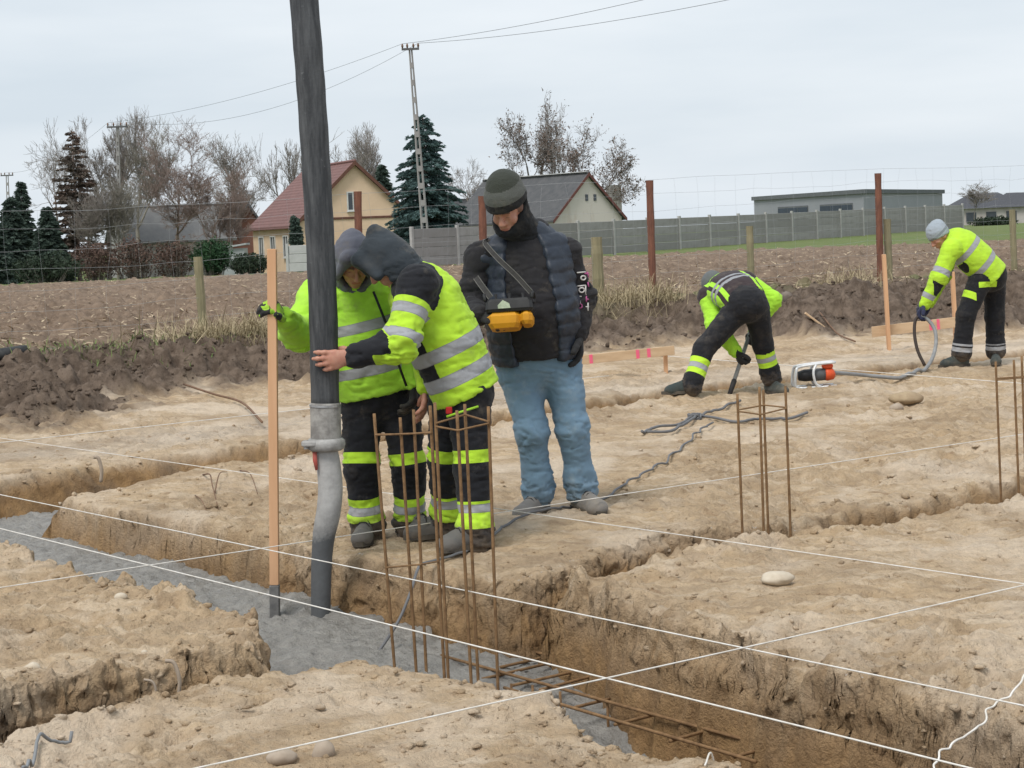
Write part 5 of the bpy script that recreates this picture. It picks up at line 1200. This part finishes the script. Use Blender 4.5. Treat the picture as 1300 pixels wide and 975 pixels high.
t.col(t.mix(t.ramp(t.noise(2.5, 5, .6), .35, .7), (.20, .10, .09), (.155, .082, .075))); t.rough(.75); t.bump(t.math('ADD', wv.outputs['Fac'], t.noise(6, 4)), .5, .06); M_RTILE = t.m
M_CREAM = mat('cream_render', (.76, .565, .40), (.70, .51, .355), 1.2, .9); M_BROWN = mat('brown_trim', (.16, .075, .055))
o = aty(455, 345, 122.0); o[2] = -.42
root, P, R = gable_house('house', 'cream rendered house with a red-brown tiled roof across the field', o, math.radians(24), 8.0, 9.6, 3.05, 6.75, M_CREAM, M_RTILE, None, .3, M_BROWN)
MB().box(P(0, -.02, 3.35), (7.98, .06, .14), R).build('trim_band', M_BROWN, root)
window(root, P, R, (-.15, 0, 4.4), .75, 1.15, 'f'); 
for y_ in (2.2, 5.0, 7.6): window(root, P, R, (-4.0, y_, 1.7), 1.0, 1.35, 'l')
ch = MB(); ch.box(P(.3, 6.5, 7.2), (.5, .5, 1.1), R); 
M_GREYR = mat('grey_slate_roof', (.075, .078, .083), (.105, .105, .108), 2, .8, .4, 9, .04); M_STAIN = mat('stained_white_render', (.62, .57, .52), (.42, .31, .23), 1.0, .9, lo=.5, hi=.85, stretch=(1, 1, .35)); M_VRED = mat('red_brown_verge', (.17, .07, .06))
o = aty(748, 310, 150.0); o[2] = .2
root, P, R = gable_house('barn', 'white stained gable barn with a dark grey roof behind the concrete fence', o, math.radians(38), 7.0, 13.0, 2.3, 5.65, M_STAIN, M_GREYR, None, .3, M_VRED, 'barn')
for x_ in (-.1, .75): MB().box(P(x_, -.02, 3.9), (.26, .06, .5), R).build('vent_opening', M_GLASS, root)
o2 = aty(781, 300, 163); MB().box(V(o2[0], o2[1], 2.7), (1.0, .9, 5.2), rotz(.5)).build('chimney', mat('grey_block_chimney', (.42, .40, .37), (.33, .32, .3), 2, .9), root)
MB().box(P(0, 6.4, 5.93), (.5, 13.2, .06), R).build('ridge_cap', mat('pale_ridge', (.6, .6, .6)), root)
o = aty(640, 315, 168.0); o[2] = .2
gable_house('outbuilding', 'low dark roofed outbuilding beside the white barn', o, math.radians(60), 7.0, 12, 2.1, 4.3, M_STAIN, M_GREYR, None, .3, None, 'building')
o = aty(205, 345, 118.0); o[2] = -.2
M_OLDR = mat('old_grey_sheet_roof', (.13, .133, .136), (.165, .165, .163), 1.5, .85, .3, 6, .04)
gable_house('old_barn', 'long old barn with a grey sheet roof behind the bare trees', aty(150, 345, 132) * V(1, 1, 0) + V(0, 0, -.4), math.radians(-66), 5.2, 7.5, 2.4, 4.6, mat('grey_white_render', (.42, .41, .40), (.3, .29, .28), 1.2, .9), M_OLDR, None, .25, None, 'barn')
o = aty(318, 345, 140.0); o[2] = -.5
gable_house('brick_outbuilding', 'small brick outbuilding with a dark roof behind the cream house', o, math.radians(18), 2.6, 4, 2.9, 4.9, mat('old_brick', (.23, .11, .08), (.18, .085, .065), 2, .9), M_GREYR, None, .35, M_GREYR, 'building')
# lean-to and concrete gate wall near the cream house
o = aty(296, 342, 117.0); o[2] = -.3; lt = thing('garden_shed', o, 'pale glazed lean-to shed beside the cream house', 'shed')
MB().box(o + V(0, 0, .8), (1.7, 1.5, 1.6)).build('shed_wall', mat('pale_sheet', (.40, .42, .43), (.33, .35, .36), 2, .6), lt)
MB().box(o + V(0, -.05, 1.72), (2.0, 1.8, .1), basis(V(1, 0, .13))).build('shed_roof', mat('pale_roof', (.5, .52, .53)), lt)
o = aty(380, 346, 108.0); o[2] = -.15; gw = thing('garden_wall', o, 'short pale concrete garden wall in front of the cream house', 'wall')
M_PALE = mat('pale_concrete', (.50, .50, .495), (.43, .43, .42), 2, .9)
for k in range(3): MB().box(o + V(0.02 * k, 0, .25 + k * .5), (1.1, .12, .485), bev=.02).build('panel', M_PALE, gw)
for s in (-1, 1): MB().box(o + V(s * .64, 0, .78), (.16, .16, 1.65), bev=.015).build('post', M_PALE, gw)
# grey hall
h0, hl, hr_ = aty(1097, 280, 190.0), aty(958, 280, 212.0), aty(1197, 280, 216.0); hb_ = hl + hr_ - h0
hall = thing('industrial_hall', V(h0[0], h0[1], .3), 'flat roofed grey industrial hall with two dark windows behind the fence', 'building')
M_HALL = mat('grey_cladding', (.30, .31, .335), (.27, .28, .305), .3, .6); M_HALLD = mat('dark_fascia', (.15, .16, .17)); z0, z1 = -.5, 4.25
cs_ = [V(p[0], p[1], 0) for p in (h0, hr_, hb_, hl)]
MB().add([c_ + V(0, 0, z0) for c_ in cs_] + [c_ + V(0, 0, z1) for c_ in cs_], [[0, 1, 5, 4], [1, 2, 6, 5], [2, 3, 7, 6], [3, 0, 4, 7], [4, 5, 6, 7]]).build('hall_wall', M_HALL, hall)
for k in range(4):
    a, b = cs_[k], cs_[(k + 1) % 4]; n_ = nrm(np.cross(b - a, V(0, 0, 1))); MB().box((a + b) / 2 + n_ * .1 + V(0, 0, z1 + .08), (np.linalg.norm(b - a) + .3, .3, .42), basis(b - a)).build('fascia', M_HALLD, hall)
fl_ = cs_[0] - cs_[3]; nl_ = nrm(np.cross(fl_, V(0, 0, 1))); M_HG = mat('blue_black_glass', (.035, .05, .075), None, 1, .25)
for u0, u1 in ((.24, .52), (.63, .91)):
    a, b = cs_[3] + fl_ * u0, cs_[3] + fl_ * u1; c_ = (a + b) / 2 + V(0, 0, 2.25)
    o_ = MB().box(c_ + nl_ * .02, (np.linalg.norm(b - a), .12, 2.0), basis(b - a)).build('window', M_HALLD, hall)
    for q in range(3): MB().box(a + (b - a) * (q + .5) / 3 + V(0, 0, 2.2) + nl_ * .09, (np.linalg.norm(b - a) / 3 - .12, .03, 1.75), basis(b - a)).build('pane', M_HG, o_)
for px, Yq, w, lb in ((1250, 250, 9, 'distant low house with a dark hipped roof beyond the field'), (1293, 262, 8, 'distant pale house by the far trees')):
    o = aty(px, 284, Yq); o[2] = .2; hs2 = thing('distant_house', o, lb, 'house'); h = w / 2
    MB().box(o + V(0, 0, .9), (w, 7, 2.6)).build('wall', mat('far_render', (.40, .36, .34), (.5, .47, .45), .6), hs2)
    q = [V(-h - .4, -4, 2.2), V(h + .4, -4, 2.2), V(h + .4, 4, 2.2), V(-h - .4, 4, 2.2), V(-h * .4, 0, 4.2), V(h * .4, 0, 4.2)]
    MB().add([o + k for k in q], [[0, 1, 5, 4], [2, 3, 4, 5], [3, 2, 1, 0]], [[1, 2, 5], [3, 0, 4]]).build('roof', mat('far_roof', (.085, .088, .10)), hs2)
    for k in (-2.6, 0, 2.6): MB().box(o + V(k * w / 9, -3.53, 1.1), (1.3, .08, 1.2)).build('window', M_GLASS, hs2)

# trees
def seg_mesh(S_, n=3):
    S_ = np.array(S_); a, b, r0, r1 = S_[:, :3], S_[:, 3:6], S_[:, 6], S_[:, 7]; d = b - a; d /= np.linalg.norm(d, axis=1)[:, None] + 1e-9
    up = np.where(np.abs(d[:, 2:3]) < .9, np.array([[0, 0, 1.]]), np.array([[1., 0, 0]])); x = np.cross(up, d); x /= np.linalg.norm(x, axis=1)[:, None] + 1e-9; y = np.cross(d, x); v = []
    for k in range(n):
        c_, s_ = math.cos(2 * math.pi * k / n), math.sin(2 * math.pi * k / n); o_ = x * c_ + y * s_; v += [a + o_ * r0[:, None], b + o_ * r1[:, None]]
    v = np.stack(v, 1); k0 = (2 * n * np.arange(len(S_)))[:, None]; f = [k0 + [2 * k, 2 * ((k + 1) % n), 2 * ((k + 1) % n) + 1, 2 * k + 1] for k in range(n)]
    return v.reshape(-1, 3), np.concatenate(f)
def grow_tree(base, H, spread, seed, levels=6, up=.35, first=.25, twig=.012, ratio=.72, kids=(2, 3)):
    rg = np.random.default_rng(seed); trunk, br, tips = [], [], []
    def rec(p, d, L_, r, lv):
        n = 4 if lv < 3 else 3; q = p
        for k in range(n):
            d = nrm(d + rg.normal(0, .085 + .018 * lv, 3) + V(0, 0, up * .10)); e = q + d * L_ / n; r1 = r * (1 - .28 / n)
            (trunk if lv == 0 else br).append((*q, *e, r, r1)); q = e; r = r1
            if lv >= 1 and lv < levels and rg.random() < .75:
                rec(q, nrm(d + rg.normal(0, .55, 3) + V(0, 0, up * .3)), L_ * ratio * rg.uniform(.55, .9), max(r * .55, twig * .5), lv + 1 if lv < levels - 1 else levels)
        if lv >= levels: tips.append((q, d)); return
        for _ in range(rg.integers(kids[0], kids[1] + 1)):
            nd = nrm(d + rg.normal(0, spread, 3) * V(1, 1, .6) + V(0, 0, up)); rec(q, nd, L_ * ratio * rg.uniform(.75, 1.15), max(r * rg.uniform(.55, .75), twig * .5), lv + 1)
    rec(np.asarray(base, float), V(rg.normal(0, .04), rg.normal(0, .04), 1), H * first, H * .017, 0)
    return trunk, br, tips
def bare_tree(px, pyt, pyb, Yq, label, seed, mt, spread=.5, up=.35, levels=5, name='bare_tree', leaf=None, first=.27, ratio=.74, trunk_m=None, kids=(2, 3), wpx=None):
    b = aty(px, pyb, Yq); b[2] = min(b[2], gz(b[0], b[1])) - .1; tp = aty(px, pyt, Yq); H = tp[2] - b[2]
    tr_, br, tips = grow_tree(b, H, spread, seed, levels, up, first, .016 * Yq / 110, ratio, kids)
    A_all = np.array(tr_ + br); top_ = np.percentile(A_all[:, 5], 99.3) - b[2]; sc = H / top_
    xw = np.percentile(np.abs(A_all[:, 3] - b[0]), 97) * sc; sc = V(sc, sc, sc)
    if wpx: sc = sc * V(wpx * Yq / FPX / 2 / xw, wpx * Yq / FPX / 2 / xw, 1)
    def rs(S_): S_ = np.array(S_); S_[:, :3] = b + (S_[:, :3] - b) * sc; S_[:, 3:6] = b + (S_[:, 3:6] - b) * sc; return S_
    root = thing(name, b, label, 'tree')
    v_, f_ = seg_mesh(rs(tr_), 7); link('trunk', mesh_np('trunk', v_, f_), trunk_m or mt, root)
    v_, f_ = seg_mesh(rs(br), 3); link('crown', mesh_np('crown', v_, f_), mt, root)
    if leaf:
        rg = np.random.default_rng(seed + 5); T = np.array([b + (q - b) * sc for q, _ in tips]); n = leaf[1]; c_ = T[rg.integers(0, len(T), n)] + rg.normal(0, leaf[2], (n, 3)); a1 = rg.normal(0, leaf[3], (n, 3)); a2 = rg.normal(0, leaf[3], (n, 3))
        link('leaves', mesh_np('leaves', np.stack([c_, c_ + a1, c_ + a2], 1).reshape(-1, 3), np.arange(3 * n).reshape(-1, 3), None, False), leaf[0], root)
    return root
def conifer(px, pyt, pyb, Yq, wpx, label, seed, mt, mtr, dens=1.0, droop=.25, name='spruce_tree', gap=0.0):
    b = aty(px, pyb, Yq); b[2] = min(b[2], gz(b[0], b[1])) - .1; H = aty(px, pyt, Yq)[2] - b[2]; W = wpx * Yq / FPX / 2; rg = np.random.default_rng(seed); root = thing(name, b, label, 'tree')
    MB().tube([b, b + V(0, 0, H * .5), b + V(0, 0, H * .98)], [H * .016, H * .01, .01], 8).build('trunk', mtr, root, smooth=True)
    tri, seg = [], []; z = .08
    while z < .985:
        R_ = W * (1 - z) ** .72 * (1 + .1 * math.sin(z * 40)) + .07; nb_ = max(5, int(11 * (1 - z) + 5))
        for k in range(nb_):
            if rg.random() < gap: continue
            az = rg.uniform(0, 6.283); Rk = R_ * rg.uniform(.62, 1.12); d = V(math.cos(az), math.sin(az), 0); p0 = b + V(0, 0, z * H + rg.normal(0, .06)); side = V(-d[1], d[0], 0)
            e = p0 + d * Rk + V(0, 0, -droop * Rk + .12 * Rk); seg.append((*p0, *e, .02, .006)); m_ = int((30 + 62 * Rk) * dens)
            s = rg.uniform(.15, 1.05, m_) ** .8; wd = .34 * Rk * (1.08 - s) + .05; c_ = p0 + d * (Rk * s)[:, None] + V(0, 0, 1) * (-droop * Rk * s * s + .12 * Rk * s)[:, None] + side * (rg.uniform(-1, 1, m_) * wd)[:, None] + rg.normal(0, .035, (m_, 3))
            sz = rg.uniform(.07, .17, m_) * (Yq / 100); a1 = (d + side * rg.uniform(-1.2, 1.2, (m_, 1)) + V(0, 0, -.35)) * sz[:, None]; a2 = rg.normal(0, .35, (m_, 3)) * sz[:, None] + V(0, 0, -.3) * sz[:, None]
            tri.append(np.stack([c_ - a2 * .5, c_ + a1, c_ + a2 * .6], 1))
        z += .016 + .010 * rg.random()
    T = np.concatenate(tri).reshape(-1, 3); link('crown', mesh_np('crown', T, np.arange(len(T)).reshape(-1, 3), None, False), mt, root)
    v_, f_ = seg_mesh(seg, 3); link('branches', mesh_np('branches', v_, f_), mtr, root); return root
def bush(px, pyt, pyb, Yq, wpx, label, seed, mt, n=2600, size=.1, name='bush', stems=None, cat='bush'):
    b = aty(px, pyb, Yq); b[2] = min(b[2], gz(b[0], b[1])); H = aty(px, pyt, Yq)[2] - b[2]; W = wpx * Yq / FPX / 2; rg = np.random.default_rng(seed); root = thing(name, b, label, cat)
    q = rg.normal(0, 1, (n, 3)); q /= np.linalg.norm(q, axis=1)[:, None]; q *= (rg.random(n) ** .4)[:, None]; q *= (1 + .28 * fbm3(q * 1.0 + seed, 2.2, 3, .6, seed))[:, None]
    c_ = b + V(0, 0, H * .5) + q * V(W, min(W, 1.2), H * .5); a1 = rg.normal(0, size, (n, 3)); a2 = rg.normal(0, size, (n, 3))
    st = []
    for k in range(60): e = c_[rg.integers(0, n)]; s0 = b + V((e[0] - b[0]) * .6, (e[1] - b[1]) * .6, -.05); st.append((*s0, *e, .025, .008))
    v_, f_ = seg_mesh(st, 3); link('stems', mesh_np('stems', v_, f_), stems or M_TWIG, root)
    link('foliage', mesh_np('foliage', np.stack([c_, c_ + a1, c_ + a2], 1).reshape(-1, 3), np.arange(3 * n).reshape(-1, 3), None, False), mt, root); return root
M_TWIG = mat('grey_brown_bark', (.29, .255, .23), (.22, .195, .175), 1, .9); M_TWIGR = mat('reddish_twigs', (.29, .22, .19), (.23, .175, .152), 1, .9); M_PALEB = mat('pale_birch_twigs', (.34, .30, .285), (.27, .24, .23), 1, .9); M_TWIGO = mat('olive_bark', (.28, .255, .215), (.215, .195, .165), 1, .9)
M_SPR = mat('blue_green_needles', (.075, .125, .12), (.05, .088, .084), .8, .85); M_DARKC = mat('dark_green_needles', (.066, .095, .075), (.046, .07, .056), .8, .85); M_BRC = mat('brown_spruce_needles', (.15, .105, .085), (.09, .078, .062), .7, .9)  # conifer needles lightened: distance haze is painted into their colour
M_LEAFB = mat('withered_brown_leaves', (.18, .13, .105), (.125, .095, .078), 1, .9); M_HEDR = mat('bare_reddish_hedge', (.135, .085, .068), (.095, .065, .052), .6, .95); M_GBUSH = mat('green_bush_leaves', (.035, .085, .035), (.022, .05, .024), 1, .85); M_DBUSH = mat('dark_hedge_leaves', (.028, .045, .028), (.04, .055, .035), 1, .9)
conifer(545, 143, 335, 110, 128, 'large blue-green spruce behind the leaning utility pole', 1, M_SPR, M_TWIG, 1.5)
conifer(490, 208, 335, 150, 62, 'smaller dark spruce between the cream house and the large spruce', 2, M_DARKC, M_TWIG, 1.2)
conifer(101, 163, 345, 124, 98, 'brownish thinning spruce tree left of the upright pole', 3, M_BRC, M_TWIGR, .8, .12, gap=.25)
conifer(18, 248, 348, 118, 66, 'dark green conifer beside the thin distant pole', 4, M_DARKC, M_TWIG, 1.2); conifer(33, 229, 348, 124, 46, 'slender tall conifer by the thin distant pole', 5, M_DARKC, M_TWIG, 1.0)
conifer(64, 262, 348, 112, 60, 'broad dark conifer in front of the brownish spruce', 6, M_DARKC, M_TWIG, 1.2); conifer(-12, 255, 348, 112, 70, 'dark conifer cut by the picture edge', 7, M_DARKC, M_TWIG, 1.2)
conifer(378, 275, 345, 112, 19, 'small clipped thuja against the cream house wall', 8, M_DARKC, M_TWIG, 1.6, .05, 'thuja')
bare_tree(138, 150, 348, 127, 'tall bare tree behind the brownish spruce', 11, M_TWIG, .5, .3, 6, wpx=110); bare_tree(178, 160, 348, 122, 'spreading bare tree right of the upright pole', 12, M_TWIGO, .5, .42, 6, first=.2, wpx=90)
bare_tree(70, 178, 348, 132, 'bare tree partly hidden by the brownish spruce', 13, M_TWIG, .55, .3, 5); bare_tree(231, 168, 348, 120, 'bare tree with an open rounded crown over the grey barn', 14, M_TWIGR, .55, .32, 6, wpx=95)
bare_tree(270, 228, 348, 116, 'lower reddish bare tree beside the glazed shed', 15, M_TWIGR, .55, .3, 5); bare_tree(318, 176, 348, 150, 'tall bare tree behind the brick outbuilding', 16, M_TWIG, .42, .4, 6, wpx=85); bare_tree(300, 205, 348, 146, 'thin bare tree next to the brick outbuilding', 17, M_TWIGR, .5, .35, 5)
bare_tree(364, 183, 348, 155, 'bare tree with a flat crown above the red roof', 18, M_TWIG, .6, .25, 5, wpx=62); bare_tree(437, 170, 345, 165, 'thin bare tree rising behind the red roof ridge', 19, M_TWIG, .45, .4, 5); bare_tree(486, 166, 345, 185, 'pale birch far behind the smaller spruce', 20, M_PALEB, .5, .35, 6, wpx=62)
bare_tree(692, 134, 320, 165, 'tall tree with withered brown leaves behind the dark hat', 21, M_TWIG, .55, .25, 6, 'leafy_tree', (M_LEAFB, 2600, .2, .10), .3, .76, None, (2, 2), 92); bare_tree(757, 163, 320, 160, 'tree with withered brown leaves above the white barn', 22, M_TWIG, .6, .2, 6, 'leafy_tree', (M_LEAFB, 2600, .2, .10), .3, .76, None, (2, 2), 104); bare_tree(722, 155, 320, 170, 'thin tree between the two brown leaved trees', 27, M_TWIG, .5, .28, 5, wpx=70)
bare_tree(608, 205, 320, 170, 'faint bare tree above the outbuilding roof', 23, M_TWIG, .5, .3, 5); bare_tree(1238, 234, 284, 215, 'distant bare tree above the low house', 24, M_TWIG, .55, .3, 5, wpx=40)
bare_tree(1274, 248, 284, 270, 'far bare tree behind the pale house', 25, M_TWIG, .6, .25, 4); bare_tree(1300, 248, 284, 280, 'far bare tree at the end of the tree line', 26, M_TWIG, .6, .25, 4)
bare_tree(205, 196, 348, 135, 'slim bare tree between the upright pole and the open crowned tree', 28, M_TWIG, .45, .4, 5)
for k, (px, pt, Yq, lb, mt_) in enumerate(((150, 232, 110, 'multi-stemmed bare shrub left of the upright pole foot', M_TWIGO), (285, 246, 118, 'multi-stemmed reddish shrub behind the glazed shed', M_TWIGR), (118, 246, 110, 'multi-stemmed bare shrub under the brownish spruce', M_TWIG))): bare_tree(px, pt, 349, Yq, lb, 60 + k, mt_, .5, .45, 5, 'bare_shrub', None, .06, .78, None, (3, 4))
for k, (px, w, pt, lb) in enumerate(((120, 62, 303, 'reddish bare hedge bush below the brownish spruce'), (172, 60, 300, 'reddish bare hedge bush at the foot of the upright pole'), (222, 60, 302, 'reddish bare hedge bush in front of the grey barn'))): bush(px, pt, 349, 106, w, lb, 40 + k, M_HEDR, 3000, .07)
bush(270, 304, 347, 103, 48, 'rounded green bush beside the glazed shed', 44, M_GBUSH, 3600, .09); bush(317, 322, 349, 101, 52, 'low dark hedge in front of the cream house', 45, M_DBUSH, 3000, .08); bush(60, 322, 351, 104, 90, 'low dark hedge under the conifers', 46, M_DBUSH, 3600, .09)
bush(1262, 276, 287, 200, 60, 'low far hedge in front of the distant houses', 47, M_DBUSH, 1600, .15)
# lane beyond the field
ly = np.linspace(-.36, -.08, 40); lane = []
for tb in ly:
    for Yq in (93.0, 96.5): lane.append(V(tb * Yq, Yq, 0))
lane = np.array(lane); lane[:, 2] = ground(lane[:, 0], lane[:, 1])[0] + .05; k = 2 * np.arange(len(ly) - 1)[:, None]
tag(link('lane', mesh_np('lane', lane, k + [0, 2, 3, 1]), mat('pale_lane', (.44, .42, .39), (.36, .34, .31), 1, .9)), 'pale lane along the far edge of the field', None, None, 'structure')
